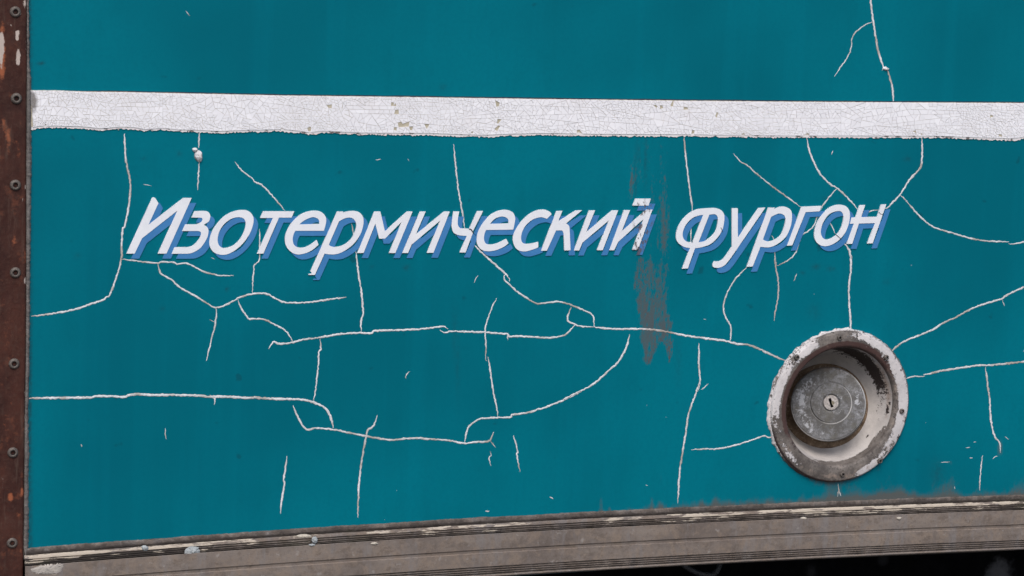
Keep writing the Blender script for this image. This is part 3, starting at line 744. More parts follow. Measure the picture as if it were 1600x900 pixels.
FLECKS = [(1.6, aV((680,488),(735,488))), (1.8, aV((835,398),(848,400),(862,396))), (1.6, aV((1080,330),(1105,345))), (2.2, aR((178,110),(162,157))), (1.5, a1((735,350),(760,356),(787,363))),
 (1.4, [(329.6,402.5),(335.6,404.4)]), (2.2, a3((875,275),(873,310),(880,345))), (3.0, a3((349,376),(349,392))), (2.4, aF((1433,796),(1458,795))), (1.5, [(290,17),(294,22),(297,24)]), (1.6, [(587,250),(595,249)]),
 (1.4, [(637,248),(639,251)]), (2.6, aG((635,705),(650,712),(657,718))), (1.4, aG((1235,630),(1248,634))), (2.0, aV((860,463),(878,463))), (1.6, aN((403,142),(398,168))), (2.0, aR((897,55),(895,62))), (1.8, aR((1598,590),(1602,600))), (1.4, aV((885,365),(900,362))),
 (1.6, aV((766,640),(767,655))), (1.3, aS((398,393),(412,399))), (1.6, aG((1360,205),(1364,206))), (1.4, aG((1243,130),(1244,136))), (1.5, aF((878,662),(879,669))), (1.4, aF((800,846),(806,849))), (1.4, aV((585,238),(588,241))), (1.4, aS((1086,236),(1089,240)))]
def crack(w, pts, name='crack', idx=0):
    pl = crom([(a, b, 0) for a, b in pts], 1.1)
    n = len(pl); prof = [(-0.78, 0.0002, 1.0), (-0.56, -0.00012, 1.0), (-0.44, -0.0003, .45), (-0.14, -0.0005, .05), (0.14, -0.0005, .05), (0.44, -0.0003, .38), (0.52, -0.00012, .85), (0.66, 0.0002, .9)]  # outer rows carry the painted edge shadow, wider on one side
    vs, ed, br = [], [], []
    tot = sum(math.hypot(pl[i + 1][0] - pl[i][0], pl[i + 1][1] - pl[i][1]) for i in range(n - 1)); s = 0
    jx = idx * 13.7
    for i in range(n):
        a = pl[max(0, i - 1)]; b = pl[min(n - 1, i + 1)]
        dx, dy = b[0] - a[0], b[1] - a[1]; L = math.hypot(dx, dy) or 1; nx, ny = dy / L, -dx / L
        if i: s += math.hypot(pl[i][0] - pl[i - 1][0], pl[i][1] - pl[i - 1][1])
        tp = min(1, 0.35 + 0.65 * min(s, tot - s) / min(14, max(tot * 0.35, 1)))
        ww = w * 0.67 * tp * (0.45 + 1.1 * float(fbm(s / 4 + jx, 1.5, 3)))
        j = (float(fbm(s / 3.2 + jx, 9.1, 3)) - 0.5) * 1.7
        for q, d, e in prof:
            vs.append(W(pl[i][0] + nx * (q * ww + j), pl[i][1] + ny * (q * ww + j)) + Vector((0, d * (0.25 + 0.07 * w), 0))); ed.append(e)
            br.append(0.75 * float(sstep(998, 1004, pl[i][0]) * sstep(1056, 1046, pl[i][0]) * (505 < pl[i][1] < 525)) * float(fbm(s / 3, 2.0)) + 0.45 * float(sstep(1190, 1215, pl[i][0]) * sstep(1240, 1225, pl[i][0])) + (0.5 if pl[i][0] > 1412 and 565 < pl[i][1] < 595 else 0) * float(fbm(s / 8, 4)) + 0.6 * float(sstep(75, 50, pl[i][0])))
    fs = [f[::-1] for f in grid_faces(n, len(prof))]
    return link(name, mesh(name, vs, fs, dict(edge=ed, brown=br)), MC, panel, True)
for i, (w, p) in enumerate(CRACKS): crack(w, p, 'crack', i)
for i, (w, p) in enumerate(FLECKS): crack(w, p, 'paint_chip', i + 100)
# blistered lumps of filler
def lump(pts, hgt, seed):
    vs, fs = [], []; n = 20
    cx = sum(p[0] for p in pts) / len(pts); cy = sum(p[1] for p in pts) / len(pts)
    rim = crom([(a, b, 0) for a, b in pts], 1.0, True); n = len(rim)
    for k, q in enumerate((1.0, 0.9, 0.7, 0.45, 0.2, 0.02)):
        for (a, b) in rim:
            u, v = cx + (a - cx) * q, cy + (b - cy) * q
            vs.append(W(u, v) + Vector((0, -hgt * math.sqrt(max(0, 1 - q * q)) * (0.5 + float(fbm(u / 3 + seed, v / 3))) + (0.0003 if k == 0 else 0), 0)))
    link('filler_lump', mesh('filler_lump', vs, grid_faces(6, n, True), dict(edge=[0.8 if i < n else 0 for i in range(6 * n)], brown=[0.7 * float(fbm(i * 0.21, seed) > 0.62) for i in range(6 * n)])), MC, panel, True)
lump(a1((1042,128),(1060,122),(1075,130),(1070,145),(1058,152),(1045,145)), 0.003, 1)
lump(a1((1058,150),(1078,138),(1100,150),(1103,175),(1102,200),(1088,216),(1070,205),(1056,185)), 0.0035, 4)
lump(aT((714,425),(730,417),(748,430),(755,427),(752,440),(735,440),(720,436)), 0.002, 7)

# --- lettering: white letters over a blue drop
ML = m_letter('white_lettering_paint', (0.73, 0.75, 0.80), (0.78, 0.80, 0.84), 0.95)
MB = m_letter('blue_lettering_paint', (0.042, 0.182, 0.425), (0.050, 0.204, 0.460), 0.85)
c_ = lambda *p: [(a, b, 1) for a, b in p]                    # corner points
s_ = lambda *p: [(a, b, 0) for a, b in p]                    # curve points
def glyph(zm, *loops):
    x0, y0, s = zm
    return [crom([(x0 + a / s, y0 + b / s, k) for a, b, k in lp], 1.5, True) for lp in loops]
A, B, C, D = (180, 290, 5.3333), (440, 290, 5.3333), (700, 290, 4.8485), (1030, 290, 4.3243)
GLYPHS = [
 glyph(A, c_((92,565),(298,118)) + s_((306,100),(318,96),(332,103)) + c_((358,145),(275,325),(565,102),(635,102),(425,565),(353,565),(516,207),(222,437),(160,565))),
 glyph(A, c_((658,212),(735,210)) + s_((772,218),(790,250),(778,295)) + c_((735,325)) + s_((765,345),(775,385),(758,445),(705,520),(640,558)) + c_((595,566),(468,566),(492,512),(598,512)) + s_((645,498),(692,450),(712,405),(708,383)) + c_((690,377),(555,377),(580,322),(678,322)) + s_((712,303),(726,282),(718,267)) + c_((705,265),(634,265))),
 glyph(A, s_((1060,202),(1110,212),(1143,248),(1150,300),(1125,385),(1070,470),(1000,535),(930,570),(870,573),(815,550),(785,500),(785,440),(810,370),(860,300),(920,245),(990,212)), s_((1040,262),(1070,275),(1085,310),(1075,370),(1040,440),(985,495),(920,518),(880,512),(855,480),(852,430),(870,370),(910,315),(960,278),(1000,264))),
 glyph(A, c_((1230,213),(1490,213),(1467,265),(1362,265),(1232,565),(1180,565),(1312,268),(1205,268))),
 glyph(B, c_((290,452),(305,490)) + s_((260,530),(200,560),(130,572),(75,550),(35,500),(25,440),(40,380),(80,310),(140,250),(210,217),(280,208),(330,220),(362,255),(368,300)) + c_((350,375),(110,375)) + s_((95,410),(90,450),(100,490),(130,512),(180,515),(230,495)), c_((145,322),(312,318)) + s_((308,285),(285,267),(250,262),(205,278),(170,300))),
 glyph(B, c_((460,215),(512,215),(504,228)) + s_((540,215),(600,210),(645,222),(675,260),(678,320),(655,400),(605,475),(540,530),(470,565),(410,572)) + c_((355,565),(275,742),(222,743),(222,735),(252,730),(238,712)), c_((475,297)) + s_((520,272),(570,265),(605,285),(620,330),(605,390),(570,450),(510,495),(450,510),(410,505)) + c_((390,492))),
 glyph(B, c_((770,215),(820,215),(858,380),(1042,215),(1088,215),(945,560),(892,560),(998,300),(858,440),(810,440),(778,315),(680,560),(628,560))),
 glyph(B, c_((1150,215),(1197,215),(1115,405),(1352,215),(1398,215),(1262,558),(1208,558),(1318,290),(1080,490),(1050,560),(1002,560))),
 glyph(C, c_((38,195),(82,195)) + s_((72,250),(72,298)) + c_((90,322),(158,326)) + c_((218,192),(262,192),(183,350),(168,326),(160,326),(186,354),(130,505),(85,505),(140,380)) + s_((80,374),(40,355),(25,310),(28,260))),
 glyph(C, c_((438,403),(455,435)) + s_((415,465),(350,490),(290,495),(245,480),(218,440),(215,390),(230,335),(270,270),(320,220),(380,190),(440,183),(485,200),(505,240),(500,290)) + c_((490,332),(285,335)) + s_((272,370),(270,410),(285,438),(320,445),(370,435)), c_((315,288),(455,285)) + s_((452,255),(430,237),(400,233),(360,245),(335,265))),
 glyph(C, c_((782,215)) + s_((765,195),(720,180),(660,190),(600,225),(540,285),(500,350),(488,405),(500,455),(530,488),(580,497),(640,482)) + c_((680,466),(680,425)) + s_((640,435),(590,440),(560,430),(550,395),(560,345),(590,295),(640,255),(700,238)) + c_((745,250))),
 glyph(C, c_((818,192),(863,190),(832,268),(965,188),(1012,186),(890,285)) + s_((912,302),(918,340)) + c_((925,488),(878,490)) + s_((872,365)) + c_((860,338),(815,338),(745,492),(702,492))),
 glyph(C, c_((1065,187),(1110,187),(1043,352),(1240,187),(1285,187),(1168,488),(1125,488),(1215,262),(1015,430),(990,490),(950,490))),
 glyph(C, c_((1330,185),(1375,185),(1312,345),(1500,180),(1545,180),(1435,485),(1393,485),(1478,250),(1285,425),(1255,488),(1218,488))),
 glyph(D, c_((255,158)) + s_((320,152),(385,152),(425,175),(437,215),(425,290),(390,350),(340,395),(280,415)) + c_((238,422),(190,558),(152,560),(205,420)) + s_((165,412),(125,385),(110,345),(120,290),(150,235),(200,185)), c_((295,195),(222,382)) + s_((185,378),(160,355),(155,320),(170,275),(200,235),(240,208)), c_((335,195)) + s_((375,193),(392,215),(390,260),(375,310),(340,350),(300,375)) + c_((262,382))),
 glyph(D, c_((487,152),(527,152),(528,350),(668,150),(713,148)) + c_((478,490)) + s_((440,535),(400,553),(366,551),(357,537)) + c_((368,510)) + s_((400,510),(432,490)) + c_((487,412))),
 glyph(D, c_((733,148),(778,148),(770,162)) + s_((810,143),(850,143),(885,165),(893,205),(885,270),(855,340),(800,390),(740,415)) + c_((680,412),(628,545),(588,547)), c_((752,210)) + s_((800,188),(835,195),(850,225),(840,280),(815,335),(770,368),(725,375)) + c_((697,362))),
 glyph(D, c_((958,142),(1092,136),(1080,172),(985,178),(895,402),(860,405))),
 glyph(D, s_((1215,128),(1260,140),(1283,180),(1278,250),(1250,320),(1200,375),(1140,405),(1090,403),(1055,375),(1043,330),(1055,270),(1085,210),(1130,160),(1170,137)), s_((1210,170),(1235,185),(1240,225),(1225,285),(1190,335),(1140,362),(1105,355),(1088,320),(1095,270),(1120,220),(1155,185))),
 glyph(D, c_((1350,132),(1387,130),(1360,212),(1468,210),(1495,128),(1530,125),(1438,388),(1402,390),(1454,252),(1345,255),(1300,392),(1262,392),(1311,255),(1285,257),(1295,215),(1323,213))),
]
BREVE = glyph(C, c_((1415,98),(1533,98),(1515,150),(1395,150)))
def two_plates(name, loops, extra, front, mat, parent, off=(0, 0)):
    o = plate(name, loops, front, 0.0012, mat, parent, off)
    if extra:
        e = plate(name, extra, front, 0.0012, mat, parent, off)
        bm = bmesh.new(); bm.from_mesh(o.data); bm.from_mesh(e.data); bm.to_mesh(o.data); bm.free()
        bpy.data.objects.remove(e)
    return o
for i, gl in enumerate(GLYPHS):
    ex = BREVE if i == 13 else None
    lo = two_plates('letter', gl, ex, -0.00115 - 0.000012 * i, ML, van)
    two_plates('letter_shadow', gl, ex, -0.00080 - 0.000006 * i, MB, lo, (7.2 if i < 14 else 7.0, 8.0))

MD = m_plain('dark_crack_line', (0.03, 0.035, 0.05), 0.9)  # thin dark cracks running across the letters
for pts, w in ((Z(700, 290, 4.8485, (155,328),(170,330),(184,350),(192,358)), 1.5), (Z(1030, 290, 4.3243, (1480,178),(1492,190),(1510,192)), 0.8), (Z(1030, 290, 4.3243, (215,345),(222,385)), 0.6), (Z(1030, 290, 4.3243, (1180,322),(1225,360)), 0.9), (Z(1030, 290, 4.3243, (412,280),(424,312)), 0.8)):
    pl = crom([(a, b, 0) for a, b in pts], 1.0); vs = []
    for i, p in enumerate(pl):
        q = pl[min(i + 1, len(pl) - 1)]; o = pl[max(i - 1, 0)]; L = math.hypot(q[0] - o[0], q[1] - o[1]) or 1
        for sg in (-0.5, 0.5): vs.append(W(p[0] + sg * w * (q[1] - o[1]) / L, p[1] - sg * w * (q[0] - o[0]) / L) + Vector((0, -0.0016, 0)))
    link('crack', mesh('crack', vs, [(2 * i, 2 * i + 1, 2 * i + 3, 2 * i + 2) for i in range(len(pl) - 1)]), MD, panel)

# --- sill rail under the panel
def build_sill():
    u0 = 1400; zb = float(zbot(W(u0, 780).x))
    def zz(v, d): return W(u0, v, d).z - zb
    # (row v at u0, depth, dark, flake, kind)
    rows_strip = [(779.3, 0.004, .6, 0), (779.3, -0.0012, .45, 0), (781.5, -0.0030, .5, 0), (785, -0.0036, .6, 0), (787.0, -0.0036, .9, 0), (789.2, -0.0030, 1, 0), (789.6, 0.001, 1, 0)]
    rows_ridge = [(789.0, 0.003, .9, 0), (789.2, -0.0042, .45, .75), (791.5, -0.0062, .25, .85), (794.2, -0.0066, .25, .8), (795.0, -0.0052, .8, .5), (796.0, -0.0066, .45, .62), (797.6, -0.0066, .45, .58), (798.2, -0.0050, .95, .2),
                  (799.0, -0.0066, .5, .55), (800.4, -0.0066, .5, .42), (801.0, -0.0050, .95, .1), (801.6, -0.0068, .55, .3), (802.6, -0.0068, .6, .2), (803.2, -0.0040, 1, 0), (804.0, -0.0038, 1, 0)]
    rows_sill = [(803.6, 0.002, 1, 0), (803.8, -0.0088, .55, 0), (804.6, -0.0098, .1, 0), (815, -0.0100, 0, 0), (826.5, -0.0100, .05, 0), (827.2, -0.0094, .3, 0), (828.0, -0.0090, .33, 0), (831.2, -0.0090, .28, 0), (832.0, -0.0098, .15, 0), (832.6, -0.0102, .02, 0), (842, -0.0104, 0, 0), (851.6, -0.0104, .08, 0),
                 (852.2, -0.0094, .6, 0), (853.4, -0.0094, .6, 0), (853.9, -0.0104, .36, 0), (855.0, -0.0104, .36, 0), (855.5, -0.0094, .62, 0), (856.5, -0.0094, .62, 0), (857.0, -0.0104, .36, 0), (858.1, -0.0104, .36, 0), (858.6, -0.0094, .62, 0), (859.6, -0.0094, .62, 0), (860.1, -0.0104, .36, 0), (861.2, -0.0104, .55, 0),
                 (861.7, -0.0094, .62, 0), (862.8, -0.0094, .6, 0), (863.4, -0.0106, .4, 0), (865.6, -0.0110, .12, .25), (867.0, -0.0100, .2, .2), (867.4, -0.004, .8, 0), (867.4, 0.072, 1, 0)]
    xs = np.concatenate([np.arange(W(36.5, 880).x, W(1608, 850).x, 0.0016), np.linspace(W(1612, 850).x, X_R, 20)])
    zoff = zbot(xs)
    MS = m_sill()
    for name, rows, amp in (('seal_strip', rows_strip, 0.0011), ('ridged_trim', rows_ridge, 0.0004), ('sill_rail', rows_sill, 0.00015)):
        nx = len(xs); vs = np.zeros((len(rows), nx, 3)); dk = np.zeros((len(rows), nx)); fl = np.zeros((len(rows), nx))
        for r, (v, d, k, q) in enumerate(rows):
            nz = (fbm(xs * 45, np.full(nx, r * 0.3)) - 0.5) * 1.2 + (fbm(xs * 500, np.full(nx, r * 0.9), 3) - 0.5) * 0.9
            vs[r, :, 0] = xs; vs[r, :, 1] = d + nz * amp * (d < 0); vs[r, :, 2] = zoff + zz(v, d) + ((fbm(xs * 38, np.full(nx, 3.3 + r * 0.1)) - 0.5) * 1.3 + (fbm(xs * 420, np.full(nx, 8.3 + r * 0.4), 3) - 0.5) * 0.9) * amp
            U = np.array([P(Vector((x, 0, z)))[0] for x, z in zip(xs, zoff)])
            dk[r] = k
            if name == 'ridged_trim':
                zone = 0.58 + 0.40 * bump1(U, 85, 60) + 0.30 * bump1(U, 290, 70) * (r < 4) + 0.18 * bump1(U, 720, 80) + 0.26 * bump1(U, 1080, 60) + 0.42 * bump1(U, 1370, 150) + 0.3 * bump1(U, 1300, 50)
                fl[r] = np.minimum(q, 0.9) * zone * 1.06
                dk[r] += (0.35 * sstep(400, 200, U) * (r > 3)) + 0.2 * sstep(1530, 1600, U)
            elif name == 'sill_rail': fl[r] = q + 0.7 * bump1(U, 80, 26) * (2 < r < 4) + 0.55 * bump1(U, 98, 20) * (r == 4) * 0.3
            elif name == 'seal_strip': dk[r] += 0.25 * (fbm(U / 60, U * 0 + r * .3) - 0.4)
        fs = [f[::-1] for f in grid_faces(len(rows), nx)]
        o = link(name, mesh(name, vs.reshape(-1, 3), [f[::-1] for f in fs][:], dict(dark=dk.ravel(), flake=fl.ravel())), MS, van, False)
        bm = bmesh.new(); bm.from_mesh(o.data)
        ff = [f for f in bm.faces if abs(f.normal.y) > 0.7]
        if sum(f.normal.y for f in ff) > 0: bmesh.ops.reverse_faces(bm, faces=bm.faces)
        bm.to_mesh(o.data); bm.free()
    # lichen-grey crusts on the trim
build_sill()
def crust(pts, hgt, d, seed, mat):
    cx = sum(p[0] for p in pts) / len(pts); cy = sum(p[1] for p in pts) / len(pts)
    rim = crom([(a, b, 0) for a, b in pts], 0.8, True); n = len(rim); vs = []
    rim = [(cx + (a - cx) * (0.85 + 0.4 * float(fbm(i * 0.6, seed))), cy + (b - cy) * (0.85 + 0.4 * float(fbm(i * 0.6, seed + 3)))) for i, (a, b) in enumerate(rim)]
    for k, q in enumerate((1.0, 0.85, 0.6, 0.35, 0.05)):
        for a, b in rim:
            u, v = cx + (a - cx) * q, cy + (b - cy) * q
            vs.append(W(u, v, d) + Vector((0, (0.001 if k == 0 else -hgt * (1 - q * q) * (0.3 + 1.4 * float(fbm(u / 1.6 + seed, v / 1.6)))), 0)))
    link('crust_patch', mesh('crust_patch', vs, grid_faces(5, n, True)), mat, van, True)
MCR = m_rough('grey_crust', (0.26, 0.28, 0.29), (0.40, 0.43, 0.44), (0.10, 0.10, 0.10), 300)
MCW = m_rough('cream_flake', (0.42, 0.38, 0.32), (0.55, 0.50, 0.43), (0.25, 0.21, 0.17), 300)
def zA(x0, *p): return [(x0 + a / 4, 750 + b / 4) for a, b in p]
crust(zA(0, (1158,455),(1175,425),(1210,418),(1245,430),(1248,458),(1225,478),(1190,485),(1165,475)), 0.002, -0.0075, 2, MCR)
crust(zA(0, (885,420),(905,410),(928,422),(922,440),(898,442)), 0.0015, -0.0065, 5, MCR)
crust(zA(400, (352,365),(368,355),(385,368),(382,392),(362,398),(350,385)), 0.0015, -0.0075, 8, MCR)
crust(zA(400, (330,405),(355,400),(372,408),(345,414)), 0.001, -0.010, 11, MCR)
crust(zA(400, (715,398),(740,388),(765,396),(740,405)), 0.001, -0.010, 12, MCW)
crust(zA(1200, (802,238),(820,230),(835,235),(828,246),(812,248)), 0.0015, -0.010, 14, MCW)
crust(zA(1200, (205,240),(225,232),(245,240),(232,250),(212,248)), 0.001, -0.009, 16, MCW)
crust(zA(0, (195,555),(260,535),(400,528),(395,560),(360,585),(260,590),(205,580)), 0.0004, -0.0100, 19, m_rough('pale_worn_patch', (0.36, 0.33, 0.30), (0.45, 0.41, 0.37), (0.24, 0.20, 0.18), 150))
crust(zA(400, (255,350),(300,340),(350,350),(320,362),(270,362)), 0.001, -0.006, 21, MCW)

# --- fuel filler
MF = m_filler('worn_filler_metal', (0.080, 0.068, 0.062), (0.200, 0.176, 0.158), (0.60, 0.57, 0.57))
R0 = FR
def ang(a): return (a + math.pi) % (2 * math.pi) - math.pi
def arc(a, c, w): return np.exp(-(np.abs((np.degrees(a) - c + 180) % 360 - 180) / w) ** 2)
MXF = Matrix.Translation(FC) @ Matrix(((1, 0, 0, 0), (0, 0, -1, 0), (0, 1, 0, 0), (0, 0, 0, 1)))   # local x->X, local y->Z, local z-> -Y (towards the viewer)
prof = [(1.0, -0.002), (1.0, 0.0022), (0.992, 0.0040), (0.975, 0.0050)] + [(0.975 - 0.165 * k / 16, 0.0050 + 0.0006 * math.sin(k / 16 * math.pi)) for k in range(1, 17)] + [(0.795, 0.0044), (0.783, 0.0030), (0.776, 0.0005)]
prof = [(r * R0, h) for r, h in prof]
def f_white(r, a):
    q = r / R0
    w = 0.95 * arc(a, 5, 44) * sstep(0.80, 0.88, q) + 0.72 * arc(a, 62, 20) * sstep(0.87, 0.93, q) + 0.72 * arc(a, 165, 26) * sstep(0.87, 0.92, q) + 0.68 * arc(a, 124, 10) * sstep(0.85, 0.92, q) + 0.8 * arc(a, -62, 11) * sstep(0.87, 0.92, q) + 0.42 * arc(a, -140, 14) * bump1(q, .93, .05)
    return np.clip(w + 0.17, 0, 0.80) - 0.5 * sstep(0.975, 0.99, q) * arc(a, -20, 70)
def f_rust(r, a):
    q = r / R0
    return 1.25 * sstep(0.895, 0.84, q) * np.clip(arc(a, 150, 50) + arc(a, 75, 50), 0, 1) + 1.1 * arc(a, -100, 75) * sstep(0.965, 0.985, q) + 0.3 * arc(a, 200, 30) * sstep(0.9, 0.8, q)
filler = lathe('filler_bowl', [(0.776 * R0, 0.0005), (0.7755 * R0, 0.0004)], 8, MF, van) if False else None
# bowl: loft from the mouth ring to the tilted floor ring
capC = W(1294, 631, 0.018)
view = (CAM - capC).normalized()
axis = (view + RIGHT * -0.07 + UP * 0.09).normalized()
ex = axis.cross(Vector((0, 0, 1))).normalized() * -1; ey = axis.cross(ex).normalized()
if ey.z < 0: ey = -ey
if ex.x < 0: ex = -ex
flC = W(1289, 634, 0.046); ps = pxs(flC)
NB, NR = 256, 56
vs = []; wt = np.zeros((NR, NB)); ru = np.zeros((NR, NB)); bl = np.zeros((NR, NB)); ta = np.zeros((NR, NB))
for i in range(NR):
    t = i / (NR - 1)
    for j in range(NB):
        a = 2 * math.pi * j / NB
        mo = FC + Vector((math.cos(a) * 0.777 * R0, -0.0006, math.sin(a) * 0.777 * R0))
        fl = flC + (ex * math.cos(a) + ey * math.sin(a)) * 66 * ps
        k = t; e = math.sin(k * math.pi / 2) ** 0.8
        p = mo.lerp(fl, k)
        # belly: run deeper first, then in
        p.y = mo.y + (fl.y - mo.y) * (e * 0.55 + k * 0.45)
        vs.append(p)
tt = np.repeat(np.linspace(0, 1, NR), NB).reshape(NR, NB); aa = np.tile(2 * math.pi * np.arange(NB) / NB, NR).reshape(NR, NB)
wt = 0.95 - 0.85 * sstep(0.20, 0.06, tt) * (0.10 + 1.0 * np.clip(arc(aa, -68, 40) + 0.5 * arc(aa, 88, 22) + 0.4 * arc(aa, 160, 30), 0, 1)) - 0.42 * arc(aa, -38, 14) * sstep(0.34, 0.16, tt) - 0.35 * arc(aa, -95, 10) * sstep(0.3, 0.1, tt)
bl = 1.05 * arc(aa, 63, 30) * bump1(tt, 0.25, 0.21) + 0.6 * arc(aa, 84, 14) * bump1(tt, 0.12, 0.07) + 0.50 * arc(aa, 22, 30) * bump1(tt, 0.30, 0.26) + 0.45 * arc(aa, 85, 16) * bump1(tt, 0.16, 0.08) + 0.42 * arc(aa, -5, 16) * bump1(tt, 0.12, 0.09) + 0.85 * arc(aa, -37, 4) * bump1(tt, 0.46, 0.035) + 0.3 * arc(aa, 35, 40) * bump1(tt, 0.45, 0.2)
ta = 0.66 * arc(aa, 15, 38) * bump1(tt, 0.12, 0.16) + 0.30 * sstep(0.6, 1.0, tt) + 0.25 * arc(aa, 60, 50) * sstep(0.6, 0.1, tt) + 0.2 * arc(aa, -90, 50) * sstep(0.5, 1, tt)
ru = 0.85 * sstep(0.86, 0.98, tt) + 0.8 * sstep(0.10, 0.02, tt) * np.clip(arc(aa, 150, 55) + arc(aa, 75, 50), 0, 1)
MW = m_filler('chipped_white_bowl_paint', (0.125, 0.108, 0.098), (0.185, 0.165, 0.15), (0.52, 0.485, 0.465))
bowl = link('filler_bowl', mesh('filler_bowl', vs, [f for f in grid_faces(NR, NB, True)], dict(white=wt.ravel(), rust=ru.ravel(), black=bl.ravel(), tan=ta.ravel())), MW, van, True)
bowl['label'] = 'round recessed fuel filler bowl with chipped white paint'
zero = lambda r, a: 0 * r
flange = lathe('flange', prof, 256, MF, bowl, MXF, dict(white=f_white, rust=f_rust, black=lambda r, a: 0.12 + 0.25 * arc(a, 10, 60) * bump1(r / R0, .965, .03) + 0.35 * bump1(r / R0, 0.985, .012) + 0.30 * bump1(r / R0, .80, .02), tan=lambda r, a: 0.22 + 0.2 * arc(a, 20, 60) * sstep(.9, .8, r / R0) + 0.35 * arc(a, -100, 60) * bump1(r / R0, .92, .06)))
# rough sealant squeezed out round the flange
vs = []; n = 420; pr = [(0.985, 0.002), (1.002, 0.0022), (1.0, 0.0020), (1.0, 0.0010), (1.0, -0.0006)]
for k in range(5):
    for j in range(n):
        a = 2 * math.pi * j / n
        wide = 0.020 + 0.012 * float(arc(np.array(a), 120, 60)) + 0.014 * float(arc(np.array(a), -160, 35)) - 0.018 * float(arc(np.array(a), -80, 50))
        nz = float(fbm(math.cos(a) * 16 + 40, math.sin(a) * 16 + 40, 3)); w = wide * (0.25 + 1.5 * nz ** 1.4)
        r = [0.985, 1.0 + w * 0.15, 1.0 + w * 0.5, 1.0 + w * 0.85, 1.0 + w][k]
        h = pr[k][1] + (0.0010 * (float(fbm(math.cos(a) * 45 + 9 + k, math.sin(a) * 45 + 60)) - 0.5) if 0 < k < 4 else 0)
        vs.append(MXF @ Vector((r * R0 * math.cos(a), r * R0 * math.sin(a), h)))
aj = np.tile(2 * math.pi * np.arange(n) / n, 5)
link('sealant_ring', mesh('sealant_ring', vs, grid_faces(5, n, True), dict(white=0.72 * np.clip(arc(aj, 100, 70) + arc(aj, -165, 30), 0, 1), rust=0.8 * arc(aj, -85, 60) + 0.2, black=np.repeat([0.75, 0.35, 0.2, 0.2, 0.3], n), tan=0.15 + 0 * aj)), MF, bowl, True)
fm = rivet_mesh('rivet', 4.4 * pxs(FC))
for (u, v) in ((1311.5, 527.6), (1384.6, 558.5), (1409, 642.5), (1374.5, 720), (1316, 741), (1245, 558)):
    place('rivet', fm, W(u, v, -0.0056) + Vector((0, -0.0002, 0)), bowl)

# neck and cap share the tilted axis
MX = Matrix((ex, ey, axis)).transposed().to_4x4(); MX.translation = capC
RC = 58.5 * pxs(capC)
MCAP = m_cap()
dfl = (capC - flC).dot(axis)
# neck floor
MXF2 = Matrix((ex, ey, axis)).transposed().to_4x4(); MXF2.translation = flC
lathe('neck_seat', [(67 * ps, 0.0), (64 * ps, 0.0016), (60 * ps, 0.0012), (50 * ps, -0.0005), (0.0005, -0.001)], 96, m_rough('rusty_neck', (0.085, 0.056, 0.036), (0.20, 0.14, 0.092), (0.32, 0.25, 0.19), 110), bowl, MXF2)
def f_highlight(r, a): return 0.8 * bump1(r, RC * 0.985, RC * 0.018) * (0.4 + 0.6 * np.clip(arc(a, -110, 75) + arc(a, 20, 40), 0, 1)) + 1.0 * bump1(r, RC * 0.548, RC * 0.017) * np.clip(arc(a, -60, 65) + 0.5 * arc(a, 30, 60), 0, 1)  # highlight arcs put into the cap's colour
def fp(r, a): return 0.9 * arc(a, 165, 40) * bump1(r / RC, 0.78, .16) + 0.8 * arc(a, 10, 25) * bump1(r / RC, 0.75, .14) + 0.7 * arc(a, -120, 30) * bump1(r / RC, 0.8, .15) + 0.4 * sstep(.55, .2, r / RC)
def fr(r, a): return 0.55 * arc(a, 100, 60) * sstep(0.6, 1.0, r / RC) + 0.35 * arc(a, -130, 40) * sstep(.7, 1, r / RC)
pc = [(0.90, -0.016), (0.985, -0.013), (1.0, -0.006), (1.0, -0.0014), (0.985, -0.0003), (0.955, 0.0001)] + [(0.955 - 0.39 * k / 22, 0.0001 + 0.0006 * k / 22) for k in range(1, 23)] + [(0.556, 0.0004), (0.548, 0.0004), (0.540, 0.0010)] + [(0.54 - 0.30 * k / 16, 0.0011) for k in range(0, 17)] + [(0.23, 0.0005), (0.19, 0.0004)]
cap = lathe('fuel_cap', [(r * RC, h) for r, h in pc], 192, MCAP, van, MX, dict(edge=f_highlight, pale=fp, rust=fr))
lc = (0.075 * RC, 0.03 * RC)
nn = 192
for k, (q, h) in enumerate(pc):
    e = float(sstep(0.95, 0.556, q))
    for j in range(nn): cap.data.vertices[k * nn + j].co += (ex * lc[0] + ey * lc[1]) * e
cap['label'] = 'round corroded grey metal fuel cap with a key lock'
# lock: face with a real slot
rl = 0.205 * RC; n = 48
slot = []
for sx_, sy_ in ((-1, -1), (1, -1), (1, 1), (-1, 1)): slot.append((sx_ * 0.036 * RC, sy_ * 0.125 * RC))
th = math.radians(21)
slot = [(x * math.cos(th) - y * math.sin(th), x * math.sin(th) + y * math.cos(th)) for x, y in slot]
circ = [(rl * 0.90 * math.cos(2 * math.pi * j / n), rl * 0.90 * math.sin(2 * math.pi * j / n)) for j in range(n)]
tr = tessellate_polygon([[Vector((x, y, 0)) for x, y in circ], [Vector((x, y, 0)) for x, y in slot]])
vs = [(x, y, 0.0022) for x, y in circ] + [(x, y, 0.0022) for x, y in slot]; fs = []
for a, b, c in tr:
    A2 = Vector(vs[b]) - Vector(vs[a]); B2 = Vector(vs[c]) - Vector(vs[a])
    fs.append((a, b, c) if A2.cross(B2).z > 0 else (a, c, b))
b0 = len(vs)
for (q, h) in ((0.97, 0.0019), (1.0, 0.0012), (1.0, -0.002)):
    vs += [(x / 0.9 * q, y / 0.9 * q, h) for x, y in circ]
rings = [list(range(n))] + [list(range(b0 + k * n, b0 + (k + 1) * n)) for k in range(3)]
for k in range(3):
    for j in range(n): fs.append((rings[k][j], rings[k + 1][j], rings[k + 1][(j + 1) % n], rings[k][(j + 1) % n]))
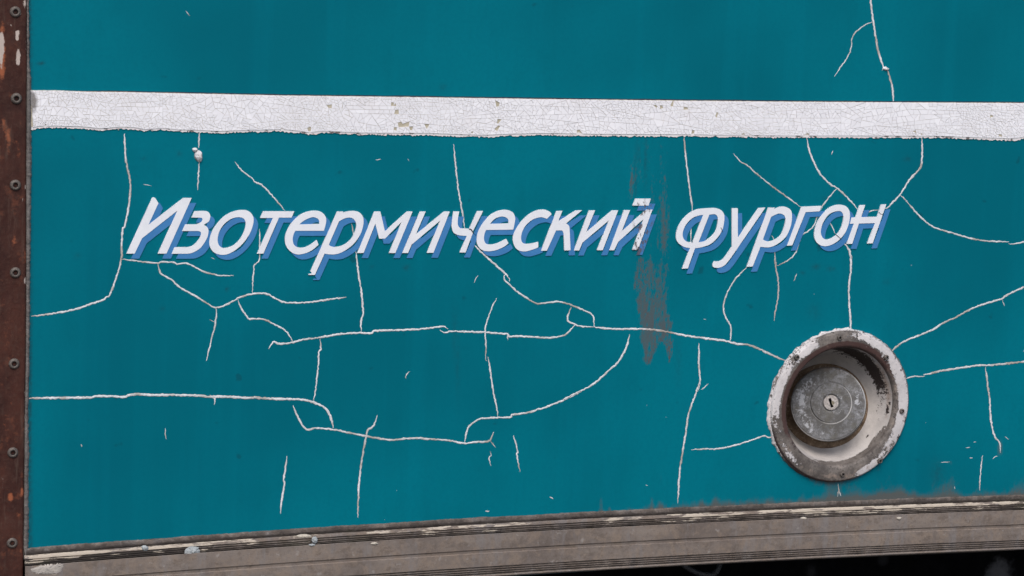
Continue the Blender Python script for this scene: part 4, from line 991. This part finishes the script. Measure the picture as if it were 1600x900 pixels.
nf = len(fs); b1 = len(vs); vs += [(x, y, -0.006) for x, y in slot]
for j in range(4): fs.append((n + j, n + (j + 1) % 4, b1 + (j + 1) % 4, b1 + j))
fs.append((b1, b1 + 1, b1 + 2, b1 + 3))
vs = [MX @ (Vector(v) + Vector((lc[0], lc[1], 0))) for v in vs]
me = mesh('lock_cylinder', vs, fs)
lock = link('lock_cylinder', me, [m_plain('lock_metal', (0.31, 0.285, 0.27), 0.5, 0.2, 0.4, 500), MK], cap)
for p in me.polygons:
    if p.index >= nf: p.material_index = 1
# worn brass shutter half covering the keyhole
vs, fs = [], []; hw = [(0.01, -0.07), (0.075, -0.05), (0.085, 0.0), (0.05, 0.045), (0.005, 0.03)]
vs = [MX @ (Vector((x * RC * math.cos(0.35) - y * RC * math.sin(0.35) + lc[0] + 0.012 * RC, x * RC * math.sin(0.35) + y * RC * math.cos(0.35) + lc[1], h)) ) for h in (0.00245, 0.0020) for x, y in hw]
fs = [(0, 1, 2, 3, 4)] + [(i, 5 + i, 5 + (i + 1) % 5, (i + 1) % 5) for i in range(5)]
link('keyhole_shutter', mesh('keyhole_shutter', vs, fs), m_plain('tarnished_brass', (0.16, 0.14, 0.10), 0.5, 0.3), cap)

# --- ribbed hose hanging under the sill
pts = crom([(u, v, 0) for u, v in ((1052, 868), (1070, 884), (1086, 893), (1104, 898), (1117, 896), (1124, 884), (1128, 868))], 0.7)
vs = []; ns = 14
for i, (u, v) in enumerate(pts):
    p = W(u, v, 0.12); q = W(*pts[min(i + 1, len(pts) - 1)], 0.12); q0 = W(*pts[max(i - 1, 0)], 0.12)
    tg = (q - q0).normalized(); nn = tg.cross(Vector((0, 1, 0))).normalized(); r = (0.0030 if i % 4 < 2 else 0.0024)
    for j in range(ns):
        a = 2 * math.pi * j / ns; vs.append(p + (nn * math.cos(a) + Vector((0, 1, 0)) * math.sin(a)) * r)
link('hose', mesh('hose', vs, grid_faces(len(pts), ns, True)), m_plain('grey_rubber', (0.035, 0.036, 0.042), 0.5), van, True)
